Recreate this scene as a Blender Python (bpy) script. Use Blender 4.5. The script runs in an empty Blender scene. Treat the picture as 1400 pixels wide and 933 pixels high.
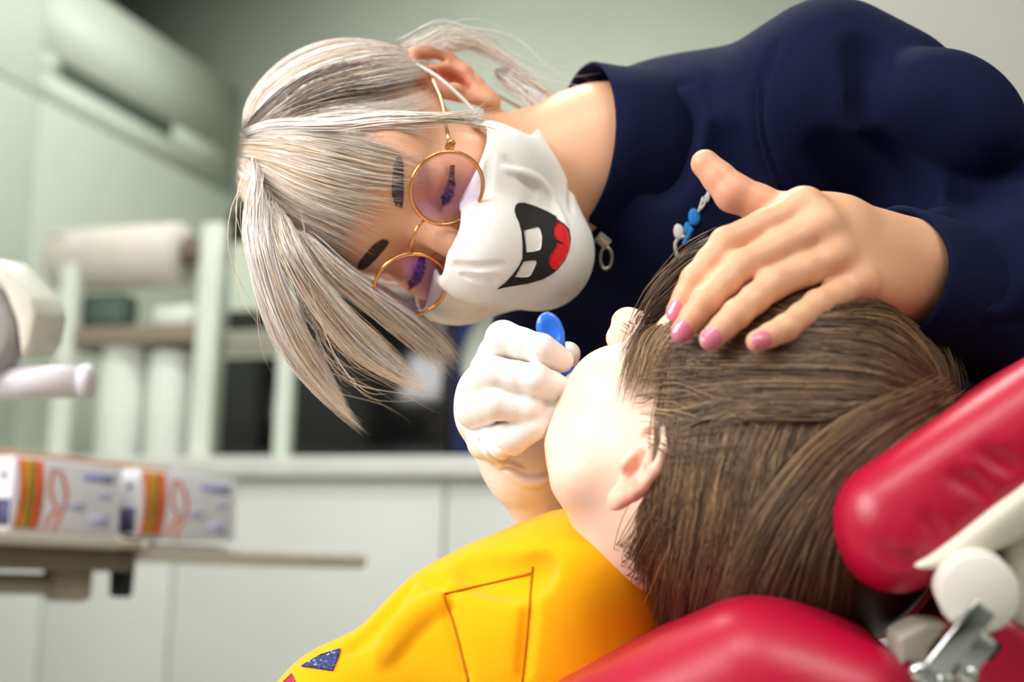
import bpy, bmesh, math, random
import numpy as np
from mathutils import Vector, Matrix, Euler

rng = np.random.default_rng(7)
random.seed(7)
scene = bpy.context.scene
COL = scene.collection
FPX = 1400 * 50.0 / 36.0            # focal length in pixels of the 1400 px wide frame

# ------------------------------------------------------------------ camera
CAM_H = 0.66
PITCH, ROLL = math.radians(9.5), math.radians(1.5)
cam_d = bpy.data.cameras.new('camera')
cam = bpy.data.objects.new('camera', cam_d)
COL.objects.link(cam)
cam_d.lens = 50; cam_d.sensor_width = 36
CAM_R = Euler((math.pi / 2 + PITCH, 0, 0)).to_matrix() @ Matrix.Rotation(ROLL, 3, 'Z')
cam.matrix_world = Matrix.Translation((0, 0, CAM_H)) @ CAM_R.to_4x4()
cam_d.dof.use_dof = True
cam_d.dof.focus_distance = 0.87
cam_d.dof.aperture_fstop = 4.2
cam_d.clip_start = 0.05
scene.camera = cam
MR = np.array(CAM_R)
CO = np.array((0, 0, CAM_H))

def W(P):
    """view-aligned metres -> world"""
    return np.asarray(P, float) @ MR.T + CO

def WI(P):
    return (np.asarray(P, float) - CO) @ MR

def px(x, y, d):
    """a point seen at pixel (x, y), d metres in front of the camera (view-aligned)"""
    return np.array(((x - 700) / FPX * d, (466.5 - y) / FPX * d, -d))

def at(x, y, d):
    return W(px(x, y, d))

def nrm(v):
    v = np.asarray(v, float)
    return v / np.linalg.norm(v)

# ------------------------------------------------------------------ signed distance shapes
def cone(a, b, ra, rb=None):
    a = np.asarray(a, float); b = np.asarray(b, float)
    rb = ra if rb is None else rb
    ab = b - a; L2 = max(float(ab @ ab), 1e-12)
    def f(P):
        t = np.minimum(np.maximum((P - a) @ ab / L2, 0), 1)
        q = P - a - t[:, None] * ab
        return np.sqrt(np.einsum('ij,ij->i', q, q)) - (ra + t * (rb - ra))
    lo = np.minimum(a - ra, b - rb); hi = np.maximum(a + ra, b + rb)
    return f, lo, hi

def sph(c, r):
    return cone(c, c, r)

def ell(c, r, A=None):
    """ellipsoid, A rows = axes"""
    c = np.asarray(c, float); r = np.asarray(r, float)
    A = np.eye(3) if A is None else np.array([nrm(v) for v in A])
    def f(P):
        q = (P - c) @ A.T
        q = q / r; k0 = np.sqrt(np.einsum('ij,ij->i', q, q)); q = q / r; k1 = np.sqrt(np.einsum('ij,ij->i', q, q))
        return k0 * (k0 - 1) / np.maximum(k1, 1e-9)
    e = np.sqrt(((A.T * r) ** 2).sum(1))
    return f, c - e, c + e

def rbox(c, h, r, A=None):
    c = np.asarray(c, float); h = np.asarray(h, float)
    A = np.eye(3) if A is None else np.array([nrm(v) for v in A])
    def f(P):
        q = np.abs((P - c) @ A.T) - (h - r)
        return np.linalg.norm(np.maximum(q, 0), axis=1) + np.minimum(q.max(1), 0) - r
    e = (np.abs(A.T) * h).sum(1)
    return f, c - e, c + e

def half(n, c):
    """half space n.p < c, for intersections"""
    n = np.asarray(n, float)
    ln = np.linalg.norm(n)
    def f(P):
        return (P @ n - c) / ln
    return f, None, None

def chain(pts, rs, k=0.0, mode='u'):
    return [(mode, cone(pts[i], pts[i + 1], rs[i], rs[i + 1]), k) for i in range(len(pts) - 1)]

def comb(a, b, mode, k):
    if mode == 's':
        b = -b
    if mode == 'u':
        h = np.maximum(k - np.abs(a - b), 0) / max(k, 1e-9)
        return np.minimum(a, b) - h * h * k * 0.25
    h = np.maximum(k - np.abs(a - b), 0) / max(k, 1e-9)
    return np.maximum(a, b) + h * h * k * 0.25

def field(ops, P):
    d = np.full(len(P), 1.0)
    for mode, (f, lo, hi), k in ops:
        d = comb(d, f(P), mode, k)
    return d

def grad(ops, P, e=5e-4, d0=None):
    d0 = field(ops, P) if d0 is None else d0
    g = np.stack([field(ops, P + e * v) - d0 for v in np.eye(3)], 1)
    return g / np.maximum(np.linalg.norm(g, axis=1, keepdims=True), 1e-9)

def nets(ops, res, smooth=1, pad=.004):
    """surface of the shape as a quad mesh"""
    L = [o[1][1] for o in ops if o[0] == 'u']; H = [o[1][2] for o in ops if o[0] == 'u']
    km = max(o[2] for o in ops)
    lo = np.min(L, 0) - 3 * res - km * .25 - pad; hi = np.max(H, 0) + 3 * res + km * .25 + pad
    n = np.ceil((hi - lo) / res).astype(int) + 1
    ax = [lo[i] + res * np.arange(n[i]) for i in range(3)]
    D = np.full(n, 1.0)
    kmax = np.maximum.accumulate([o[2] for o in ops][::-1])[::-1]
    for q, (mode, (f, a, b), k) in enumerate(ops):
        if a is None:
            s = [slice(0, n[i]) for i in range(3)]
        else:
            m = (max(k, kmax[q]) if mode == 'u' else k) + 3 * res
            s = [slice(max(0, int((a[i] - m - lo[i]) / res)), max(0, min(n[i], int((b[i] + m - lo[i]) / res) + 2))) for i in range(3)]
        X, Y, Z = np.meshgrid(ax[0][s[0]], ax[1][s[1]], ax[2][s[2]], indexing='ij')
        if X.size == 0:
            continue
        P = np.stack([X.ravel(), Y.ravel(), Z.ravel()], 1)
        sub = D[s[0], s[1], s[2]]
        if a is None:
            near = sub.ravel() < 4 * res
            v = sub.ravel().copy(); v[near] = comb(v[near], f(P[near]), mode, k)
            D[s[0], s[1], s[2]] = v.reshape(sub.shape)
            continue
        D[s[0], s[1], s[2]] = comb(sub.ravel(), f(P), mode, k).reshape(sub.shape)
    S = D < 0
    c = n - 1
    acc = np.zeros(tuple(c) + (3,)); cnt = np.zeros(tuple(c))
    def corner(A, o):
        return A[o[0]:o[0] + c[0], o[1]:o[1] + c[1], o[2]:o[2] + c[2]]
    for axis in range(3):
        o1, o2 = [q for q in range(3) if q != axis]
        for u in (0, 1):
            for v in (0, 1):
                a = [0, 0, 0]; a[o1] = u; a[o2] = v
                b = list(a); b[axis] = 1
                da = corner(D, a); db = corner(D, b)
                cr = (da < 0) != (db < 0)
                t = np.where(cr, da / np.where(cr, da - db, 1), 0)
                cnt += cr
                acc[..., axis] += t
                acc[..., o1] += cr * u; acc[..., o2] += cr * v
    act = cnt > 0
    idx = np.full(tuple(c), -1, np.int64)
    cells = np.argwhere(act)
    idx[act] = np.arange(len(cells))
    V = lo + res * (cells + acc[act] / cnt[act][:, None])
    Q = []
    for axis in range(3):
        o1, o2 = [(1, 2), (2, 0), (0, 1)][axis]
        a = [slice(None)] * 3; b = [slice(None)] * 3
        a[axis] = slice(0, -1); b[axis] = slice(1, None)
        for o in (o1, o2):
            a[o] = slice(1, -1); b[o] = slice(1, -1)
        sa, sb = S[tuple(a)], S[tuple(b)]
        for flip, m in ((False, sa & ~sb), (True, ~sa & sb)):
            e = np.argwhere(m)
            if not len(e):
                continue
            e[:, o1] += 1; e[:, o2] += 1
            def cell(d1, d2):
                q = e.copy(); q[:, o1] += d1; q[:, o2] += d2
                return idx[q[:, 0], q[:, 1], q[:, 2]]
            q = np.stack([cell(-1, -1), cell(0, -1), cell(0, 0), cell(-1, 0)], 1)
            Q.append(q[:, ::-1] if flip else q)
    F = np.concatenate(Q)
    for _ in range(smooth):
        V = lap(V, F, .5)
    return V, F

def lap(V, F, w=.5):
    s = np.zeros_like(V); k = np.zeros(len(V))
    n = F.shape[1]
    for i in range(n):
        a, b = F[:, i], F[:, (i + 1) % n]
        np.add.at(s, a, V[b]); np.add.at(k, a, 1)
        np.add.at(s, b, V[a]); np.add.at(k, b, 1)
    return V + w * (s / np.maximum(k, 1)[:, None] - V)

def march(ops, x, y, d0=.45, d1=1.7):
    """where the line of sight through pixels (x, y) meets the shape"""
    x = np.atleast_1d(np.asarray(x, float)); y = np.atleast_1d(np.asarray(y, float))
    dirs = np.stack([(x - 700) / FPX, (466.5 - y) / FPX, -np.ones_like(x)], 1)
    ln = np.linalg.norm(dirs, axis=1)
    t = np.full(len(x), d0); best = np.full(len(x), 9.); bt = t.copy()
    for _ in range(90):
        d = field(ops, dirs * t[:, None])
        m = d < best
        best = np.where(m, d, best); bt = np.where(m, t, bt)
        t = np.where(d > 2e-4, t + .8 * d / ln, t)
        t = np.minimum(t, d1)
    return dirs * bt[:, None], best < 2e-3

# ------------------------------------------------------------------ objects
def mesh_of(name, V, F):
    me = bpy.data.meshes.new(name)
    V = np.ascontiguousarray(V, np.float32)
    if isinstance(F, np.ndarray):
        k = F.shape[1]; nf = len(F)
        flat = np.ascontiguousarray(F.ravel(), np.int32)
        st = np.arange(0, nf * k, k, dtype=np.int32)
    else:
        nf = len(F)
        flat = np.array([i for f in F for i in f], np.int32)
        ln = np.array([len(f) for f in F], np.int32)
        st = np.concatenate([[0], np.cumsum(ln)[:-1]]).astype(np.int32)
    me.vertices.add(len(V)); me.vertices.foreach_set('co', V.ravel())
    me.loops.add(len(flat)); me.loops.foreach_set('vertex_index', flat)
    me.polygons.add(nf); me.polygons.foreach_set('loop_start', st)
    me.update(calc_edges=True)
    me.validate()
    return me

BASE = {}

def obj(name, V, F, mat, parent=None, smooth=True, attrs=None, world=False, origin=None):
    """one mesh object; V view-aligned unless world"""
    V = np.asarray(V, float)
    V = V if world else W(V)
    if parent is not None:
        base = BASE[parent.name]
    else:
        base = np.array([V[:, 0].mean(), V[:, 1].mean(), V[:, 2].min()]) if origin is None else np.asarray(origin)
    me = mesh_of(name, V - base, F)
    if smooth:
        me.polygons.foreach_set('use_smooth', np.ones(len(me.polygons), bool))
    for k, v in (attrs or {}).items():
        a = me.attributes.new(k, 'FLOAT', 'POINT')
        a.data.foreach_set('value', np.ascontiguousarray(v, np.float32))
    me.materials.append(mat)
    o = bpy.data.objects.new(name, me)
    COL.objects.link(o)
    BASE[o.name] = base
    if parent is None:
        o.location = base
    else:
        o.parent = parent
    return o

def thing(name, label, cat, base, group=None):
    o = bpy.data.objects.new(name, None)
    COL.objects.link(o)
    o.empty_display_size = .05
    o.location = base
    BASE[o.name] = np.asarray(base, float)
    tag(o, label, cat, group)
    return o

def tag(o, label=None, cat=None, group=None, kind=None):
    if label: o['label'] = label
    if cat: o['category'] = cat
    if group: o['group'] = group
    if kind: o['kind'] = kind
    return o

class MB:
    """collects plain shapes in world space into one mesh"""
    def __init__(s): s.V = []; s.F = []
    def add(s, V, F):
        n = len(s.V); s.V += [tuple(v) for v in V]; s.F += [tuple(i + n for i in f) for f in F]
        return s
    def from_bm(s, bm):
        bm.verts.ensure_lookup_table(); bm.verts.index_update()
        s.add([v.co[:] for v in bm.verts], [[v.index for v in f.verts] for f in bm.faces]); bm.free()
        return s
    def box(s, o, A, lo, hi, bevel=0.0, seg=2):
        """box from lo to hi in the frame of origin o and axes A"""
        bm = bmesh.new()
        bmesh.ops.create_cube(bm, size=1)
        for v in bm.verts:
            for i in range(3):
                v.co[i] = lo[i] if v.co[i] < 0 else hi[i]
        if bevel:
            bmesh.ops.bevel(bm, geom=bm.edges[:], offset=bevel, segments=seg, affect='EDGES', profile=.5)
        A = np.asarray(A, float); o = np.asarray(o, float)
        for v in bm.verts:
            v.co = Vector(o + v.co[0] * A[0] + v.co[1] * A[1] + v.co[2] * A[2])
        return s.from_bm(bm)
    def prism(s, o, A, poly, z0, z1, bevel=0.0):
        bm = bmesh.new()
        vs = [bm.verts.new((p[0], p[1], z0)) for p in poly]
        f = bm.faces.new(vs)
        r = bmesh.ops.extrude_face_region(bm, geom=[f])
        for v in [e for e in r['geom'] if isinstance(e, bmesh.types.BMVert)]:
            v.co.z = z1
        bmesh.ops.recalc_face_normals(bm, faces=bm.faces)
        if bevel:
            bmesh.ops.bevel(bm, geom=bm.edges[:], offset=bevel, segments=2, affect='EDGES', profile=.5)
        A = np.asarray(A, float); o = np.asarray(o, float)
        for v in bm.verts:
            v.co = Vector(o + v.co[0] * A[0] + v.co[1] * A[1] + v.co[2] * A[2])
        return s.from_bm(bm)
    def lathe(s, o, axis, prof, seg=40):
        """prof: (radius, height) along axis"""
        ax = nrm(axis); u = nrm(np.cross(ax, (.31, .2, .9))); v = np.cross(ax, u)
        o = np.asarray(o, float)
        V = []; F = []
        for r, h in prof:
            for i in range(seg):
                t = 2 * math.pi * i / seg
                V.append(o + ax * h + r * (math.cos(t) * u + math.sin(t) * v))
        m = len(prof)
        for j in range(m - 1):
            for i in range(seg):
                a = j * seg + i; b = j * seg + (i + 1) % seg
                F.append((a, b, b + seg, a + seg))
        F.append(tuple(range(seg))[::-1]); F.append(tuple((m - 1) * seg + i for i in range(seg)))
        return s.add(V, F)
    def ball(s, c, A, r, seg=20):
        bm = bmesh.new(); bmesh.ops.create_uvsphere(bm, u_segments=seg, v_segments=seg // 2, radius=1)
        A = np.asarray(A, float)
        for v in bm.verts:
            v.co = Vector(np.asarray(c) + v.co[0] * r[0] * A[0] + v.co[1] * r[1] * A[1] + v.co[2] * r[2] * A[2])
        return s.from_bm(bm)
    def tube(s, pts, r, seg=10):
        V, F = tube_mesh(np.asarray(pts, float), r, seg)
        return s.add(V, [tuple(f) for f in F])
    def build(s, name, mat, parent=None, smooth=False, **k):
        return obj(name, np.array(s.V), s.F, mat, parent, smooth, world=True, **k)

def tube_mesh(P, r, seg=10, cap=True, closed=False):
    n = len(P)
    r = np.broadcast_to(np.asarray(r, float), (n,))
    if closed:
        T = np.roll(P, -1, 0) - np.roll(P, 1, 0)
    else:
        T = np.gradient(P, axis=0)
    T /= np.maximum(np.linalg.norm(T, axis=1, keepdims=True), 1e-12)
    ref = nrm(np.array((.21, .37, .9)))
    u = np.cross(T[0], ref); u = nrm(u)
    V = []
    for i in range(n):
        u = nrm(u - (u @ T[i]) * T[i]); w = np.cross(T[i], u)
        a = np.arange(seg) * 2 * math.pi / seg
        V.append(P[i] + r[i] * (np.cos(a)[:, None] * u + np.sin(a)[:, None] * w))
    V = np.concatenate(V)
    F = []
    for j in range(n if closed else n - 1):
        for i in range(seg):
            a = j * seg + i; b = j * seg + (i + 1) % seg
            j2 = ((j + 1) % n) * seg
            F.append((a, b, j2 + (i + 1) % seg, j2 + i))
    if cap and not closed:
        F.append(tuple(range(seg))[::-1]); F.append(tuple((n - 1) * seg + i for i in range(seg)))
    return V, F

def spline(C, n):
    """Catmull-Rom through the control rows"""
    C = np.asarray(C, float)
    m = len(C)
    E = np.vstack([2 * C[0] - C[1], C, 2 * C[-1] - C[-2]])
    s = np.linspace(0, m - 1, n); i = np.minimum(s.astype(int), m - 2); t = (s - i)[:, None]
    p0, p1, p2, p3 = E[i], E[i + 1], E[i + 2], E[i + 3]
    return .5 * (2 * p1 + (p2 - p0) * t + (2 * p0 - 5 * p1 + 4 * p2 - p3) * t ** 2 + (3 * p1 - p0 - 3 * p2 + p3) * t ** 3)

def decal(poly, ops, lift, step=5, thick=.0004, smooth_poly=0):
    """a flat cut-out laid on the front of a shape, with a little thickness"""
    poly = np.asarray(poly, float)
    if smooth_poly:
        poly = spline(np.vstack([poly, poly[:1]]), smooth_poly)[:-1]
    bm = bmesh.new()
    vs = [bm.verts.new((p[0], p[1], 0)) for p in poly]
    bm.faces.new(vs)
    lo = poly.min(0); hi = poly.max(0)
    for ax in (0, 1):
        for c in np.arange(lo[ax] + step, hi[ax], step):
            co = [0, 0, 0]; no = [0, 0, 0]; co[ax] = c; no[ax] = 1
            bmesh.ops.bisect_plane(bm, geom=bm.verts[:] + bm.edges[:] + bm.faces[:], plane_co=co, plane_no=no)
    bmesh.ops.triangulate(bm, faces=bm.faces[:])
    bm.verts.index_update()
    xy = np.array([v.co[:2] for v in bm.verts]); F = [[v.index for v in f.verts] for f in bm.faces]
    be = [[v.index for v in e.verts] for e in bm.edges if e.is_boundary]
    bm.free()
    P, hit = march(ops, xy[:, 0], xy[:, 1])
    g = grad(ops, P)
    n = len(P)
    V = np.vstack([P + g * lift, P + g * (lift - thick)])
    F2 = [f for f in F] + [[i + n for i in f[::-1]] for f in F] + [[a, b, b + n, a + n] for a, b in be]
    return V, F2

def crease(pts, ops, r, k, depth=0.3, n=24, mode='s'):
    """ops cutting a soft groove (or raising a fold) along a line seen at pts"""
    C = spline(np.asarray(pts, float), n)
    P, hit = march(ops, C[:, 0], C[:, 1])
    g = grad(ops, P)
    P = P + g * (r * (1 - depth) if mode == 's' else -r * (1 - depth))
    rs = r * np.sin(np.linspace(.15, math.pi - .15, n)) ** .5
    return chain(list(P), list(rs), k, mode)

# ------------------------------------------------------------------ hair
def guide(pts, ops, n=18):
    """pts: (x, y) lies on the shape, (x, y, d) hangs free at depth d -> points and how far they cling"""
    C = []
    fl = []
    for p in pts:
        if len(p) == 3:
            C.append(px(*p)); fl.append(0.)
        else:
            P, h = march(ops, p[0], p[1]); C.append(P[0]); fl.append(1.)
    S = spline(np.hstack([np.array(C), np.array(fl)[:, None]]), n)
    return S[:, :3], np.clip(S[:, 3], 0, 1)

def sheet(gs, N, ops, lift=(0, .004), jit=.003, clump=6, cl=.7, short=(.75, 1.0), wave=.0015, n=18, edge=0.02, pinch=.0, start=0.):
    """N strands spread between neighbouring guide lines"""
    G = [guide(g, ops, n) for g in gs]
    P = np.stack([g[0] for g in G]); A = np.stack([g[1] for g in G])
    m = len(G)
    u = rng.uniform(-edge, 1 + edge, N)
    nc = max(2, clump)
    cc = (np.floor(u * nc) + .5 + .35 * np.sin(37 * np.floor(u * nc))) / nc
    t = np.linspace(0, 1, n)
    U = u[:, None] + (cc - u)[:, None] * cl * (t ** 1.3)[None]
    s = np.clip(U, -edge - .05, 1.05 + edge) * (m - 1) if m > 1 else np.zeros_like(U)
    i = np.clip(np.floor(s).astype(int), 0, max(m - 2, 0)); w = (s - i)[..., None]
    k = np.arange(n)[None].repeat(N, 0)
    i2 = np.minimum(i + 1, m - 1)
    X = P[i, k] * (1 - w) + P[i2, k] * w
    cling = A[i, k] * (1 - w[..., 0]) + A[i2, k] * w[..., 0]
    L = rng.uniform(short[0], short[1], N)
    t0 = rng.uniform(0, start, N)[:, None]
    tt = (t0 + t[None] * (L[:, None] - t0)) * (n - 1)
    tt = np.maximum(tt, 0)
    j = np.minimum(tt.astype(int), n - 2); f = (tt - j)[..., None]
    r = np.arange(N)[:, None]
    X = X[r, j] * (1 - f) + X[r, j + 1] * f
    cling = cling[r, j] * (1 - f[..., 0]) + cling[r, j + 1] * f[..., 0]
    off = rng.normal(0, jit, (N, 1, 3)) * (1 - pinch * t[None, :, None])
    ph = rng.uniform(0, 6.28, (N, 1, 3)); fr = rng.uniform(2, 6, (N, 1, 1))
    X = X + off + wave * np.sin(ph + fr * t[None, :, None] * 2) * t[None, :, None]
    h = rng.uniform(lift[0], lift[1], N)[:, None].repeat(n, 1)
    flat = X.reshape(-1, 3)
    for _ in range(2):
        d = field(ops, flat)
        g = grad(ops, flat, d0=d)
        c = cling.ravel()
        mv = (h.ravel() - d)
        mv = np.where(mv > 0, mv, mv * c)
        mv = np.clip(mv, -.02, .02)
        flat = flat + g * mv[:, None]
    X = flat.reshape(N, n, 3)
    # iron out small jumps
    for _ in range(3):
        X[:, 1:-1] = X[:, 1:-1] * .5 + .25 * (X[:, :-2] + X[:, 2:])
    rnd = .5 * rng.uniform(0, 1, N) + .5 * (.5 + .5 * np.sin(cc * 91.7))
    return X, rnd

def strands(name, parts, r0, mat, parent, tip=.04):
    V = []; F = []; R = []; T = []
    base = 0
    for X, rnd in parts:
        N, n, _ = X.shape
        tn = np.gradient(X, axis=1)
        tn /= np.maximum(np.linalg.norm(tn, axis=2, keepdims=True), 1e-9)
        a = np.cross(tn, nrm((.2, .3, .93))); a /= np.maximum(np.linalg.norm(a, axis=2, keepdims=True), 1e-9)
        b = np.cross(tn, a)
        t = np.linspace(0, 1, n)
        rad = r0 * np.clip(np.minimum(.55 + t * 4, tip + (1 - t) * 2.4), 0, 1)[None, :, None] * rng.uniform(.7, 1.3, (N, 1, 1))
        ring = np.stack([X + rad * (math.cos(q) * a + math.sin(q) * b) for q in (0, 2.094, 4.189)], 2)
        V.append(ring.reshape(-1, 3))
        ii = np.arange(N)[:, None, None] * n * 3 + np.arange(n - 1)[None, :, None] * 3
        q = np.arange(3)[None, None]; q2 = (q + 1) % 3
        F.append((np.stack([ii + q, ii + q2, ii + 3 + q2, ii + 3 + q], -1) + base).reshape(-1, 4))
        base += N * n * 3
        R.append(np.repeat(rnd, n * 3)); T.append(np.tile(np.repeat(t, 3), N))
    return obj(name, np.concatenate(V), np.concatenate(F), mat, parent, True,
               {'rnd': np.concatenate(R), 'along': np.concatenate(T)})

# ------------------------------------------------------------------ materials
def lin(c):
    if isinstance(c, str):
        c = [int(c[i:i + 2], 16) / 255 for i in (0, 2, 4)]
        c = [x / 12.92 if x < .04045 else ((x + .055) / 1.055) ** 2.4 for x in c]
    return (*c[:3], 1.0)

class NT:
    def __init__(s, name):
        s.m = bpy.data.materials.new(name); s.m.use_nodes = True
        s.t = s.m.node_tree; s.t.nodes.clear()
        s.out = s.n('ShaderNodeOutputMaterial')
    def n(s, kind, **kw):
        x = s.t.nodes.new(kind)
        for k, v in kw.items():
            if k in ('inp',):
                for a, b in v.items(): x.inputs[a].default_value = b
            else: setattr(x, k, v)
        return x
    def l(s, a, b): s.t.links.new(a, b)
    def bsdf(s, **inp):
        b = s.n('ShaderNodeBsdfPrincipled')
        for k, v in inp.items(): b.inputs[k.replace('_', ' ')].default_value = v
        s.l(b.outputs[0], s.out.inputs[0])
        return b
    def ramp(s, fac, stops):
        r = s.n('ShaderNodeValToRGB'); e = r.color_ramp.elements
        while len(e) < len(stops): e.new(.5)
        for q, (p, c) in zip(e, stops): q.position = p; q.color = lin(c)
        s.l(fac, r.inputs[0]); return r.outputs[0]
    def noise(s, scale, detail=3, rough=.55, vec=None):
        tc = s.n('ShaderNodeTexCoord')
        x = s.n('ShaderNodeTexNoise', inp={'Scale': scale, 'Detail': detail, 'Roughness': rough})
        s.l(tc.outputs['Object'] if vec is None else vec, x.inputs['Vector'])
        return x.outputs[0]
    def bump(s, h, b, strength=.2, dist=.001):
        x = s.n('ShaderNodeBump', inp={'Strength': strength, 'Distance': dist})
        s.l(h, x.inputs['Height']); s.l(x.outputs[0], b.inputs['Normal'])

def plain(name, c, rough=.5, metal=0., noise=(0, 0), coat=0., bump=None, spec=.5, vary=.06):
    """solid colour with a faint procedural unevenness"""
    t = NT(name)
    b = t.bsdf(Roughness=rough, Metallic=metal)
    b.inputs['Specular IOR Level'].default_value = spec
    b.inputs['Coat Weight'].default_value = coat
    c = lin(c)
    lo = tuple(x * (1 - vary) for x in c[:3]); hi = tuple(min(1, x * (1 + vary)) for x in c[:3])
    n = t.noise(noise[0] or 12, 4)
    t.l(t.ramp(n, [(.3, lo), (.7, hi)]), b.inputs['Base Color'])
    if bump:
        t.bump(t.noise(bump[0], 3), b, bump[1], bump[2] if len(bump) > 2 else .001)
    return t.m

def skin_mat(name, base, red, sss=.12, rough=.45):
    t = NT(name)
    b = t.bsdf(Roughness=rough)
    b.inputs['Subsurface Weight'].default_value = sss
    b.inputs['Subsurface Radius'].default_value = (1, .35, .2)
    b.inputs['Subsurface Scale'].default_value = .006
    b.inputs['Specular IOR Level'].default_value = .4
    a = t.n('ShaderNodeAttribute', attribute_name='red')
    n = t.noise(55, 3)
    ad = t.n('ShaderNodeMath', operation='MULTIPLY_ADD', inp={1: .25, 2: -.1}); t.l(n, ad.inputs[0])
    s = t.n('ShaderNodeMath', operation='ADD', use_clamp=True); t.l(a.outputs['Fac'], s.inputs[0]); t.l(ad.outputs[0], s.inputs[1])
    t.l(t.ramp(s.outputs[0], [(0, base), (1, red)]), b.inputs['Base Color'])
    t.bump(t.noise(900, 2), b, .12, .0004)
    return t.m

def hair_mat(name, stops, root=None, rough=.38, spec=.5):
    t = NT(name)
    b = t.bsdf(Roughness=rough)
    b.inputs['Specular IOR Level'].default_value = spec
    a = t.n('ShaderNodeAttribute', attribute_name='rnd')
    col = t.ramp(a.outputs['Fac'], stops)
    if root:
        al = t.n('ShaderNodeAttribute', attribute_name='along')
        m = t.n('ShaderNodeMix', data_type='RGBA')
        rr = t.ramp(al.outputs['Fac'], [(0, (1, 1, 1)), (root[1], (0, 0, 0))])
        t.l(rr, m.inputs['Factor']); t.l(col, m.inputs['A']); m.inputs['B'].default_value = lin(root[0])
        col = m.outputs['Result']
    t.l(col, b.inputs['Base Color'])
    return t.m

def fabric(name, c, weave=1400, rough=.85, sheen=.3, bump=.25, sheen_tint=None):
    t = NT(name)
    b = t.bsdf(Roughness=rough)
    b.inputs['Sheen Weight'].default_value = sheen
    b.inputs['Sheen Roughness'].default_value = .4
    if sheen_tint: b.inputs['Sheen Tint'].default_value = lin(sheen_tint)
    b.inputs['Specular IOR Level'].default_value = .15
    c = lin(c)
    t.l(t.ramp(t.noise(9, 4), [(.3, tuple(x * .9 for x in c[:3])), (.7, tuple(min(1, x * 1.08) for x in c[:3]))]), b.inputs['Base Color'])
    t.bump(t.noise(weave, 2), b, bump, .0006)
    return t.m
# ------------------------------------------------------------------ shared colours
SKIN = skin_mat('skin', 'e2ab88', 'd5806a')
KIDSKIN = skin_mat('child_skin', 'f0cdb8', 'e2957f')
BLOND = hair_mat('blond_hair', [(0, 'b59a7c'), (.22, 'e2cab0'), (.5, 'f2eae4'), (.8, 'faf6f6'), (1, 'e8bd8c')], root=('75655a', .10))
ROOTS = hair_mat('dark_root_hair', [(0, '4d4038'), (.6, '7b6a5c'), (1, 'b3a190')])
BLONDCAP = hair_mat('blond_hair_base', [(0, 'bfae9c'), (1, 'bfae9c')])
BROWN = hair_mat('brown_hair', [(0, '33231a'), (.35, '5e4430'), (.7, '86664a'), (1, 'b89468')], spec=.5, rough=.42)
BROWNCAP = hair_mat('brown_hair_base', [(0, '3b2a1e'), (1, '3b2a1e')])
NAVY = fabric('navy_cotton', '070e30', 1500, .85, .0, .25)
NAVYSEAM = fabric('navy_stitching', '0a1030', 1500, .9, .1)
WHITECLOTH = fabric('white_mask_cloth', 'f2efec', 2200, .9, .15, .2)
LATEX = None

def red_attr(V, spots, base=0.0):
    r = np.full(len(V), base)
    for c, rad, a in spots:
        d = np.linalg.norm(V - np.asarray(c), axis=1) / rad
        r += a * np.exp(-d * d)
    return np.clip(r, 0, 1)

class Head:
    """local frame: l to the person's left, f forward, u to the crown"""
    def __init__(s, C, L, F, U, k=1.0):
        s.C = np.asarray(C, float); s.A = np.array([nrm(L), nrm(F), nrm(U)]); s.k = k
    def __call__(s, l, f, u):
        return s.C + s.k * (l * s.A[0] + f * s.A[1] + u * s.A[2])
    def ell(s, c, r): return ell(s(*c), np.array(r) * s.k, s.A)
    def cone(s, a, b, ra, rb=None): return cone(s(*a), s(*b), ra * s.k, (ra if rb is None else rb) * s.k)
    def half(s, n, c):
        """n.(l,f,u) < c"""
        nv = s.A.T @ np.asarray(n, float)
        return half(nv, c * s.k + nv @ s.C)

def frame_of(U, F):
    U = nrm(U); F = np.asarray(F, float); F = nrm(F - (F @ U) * U)
    return np.cross(U, F), F, U

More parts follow.
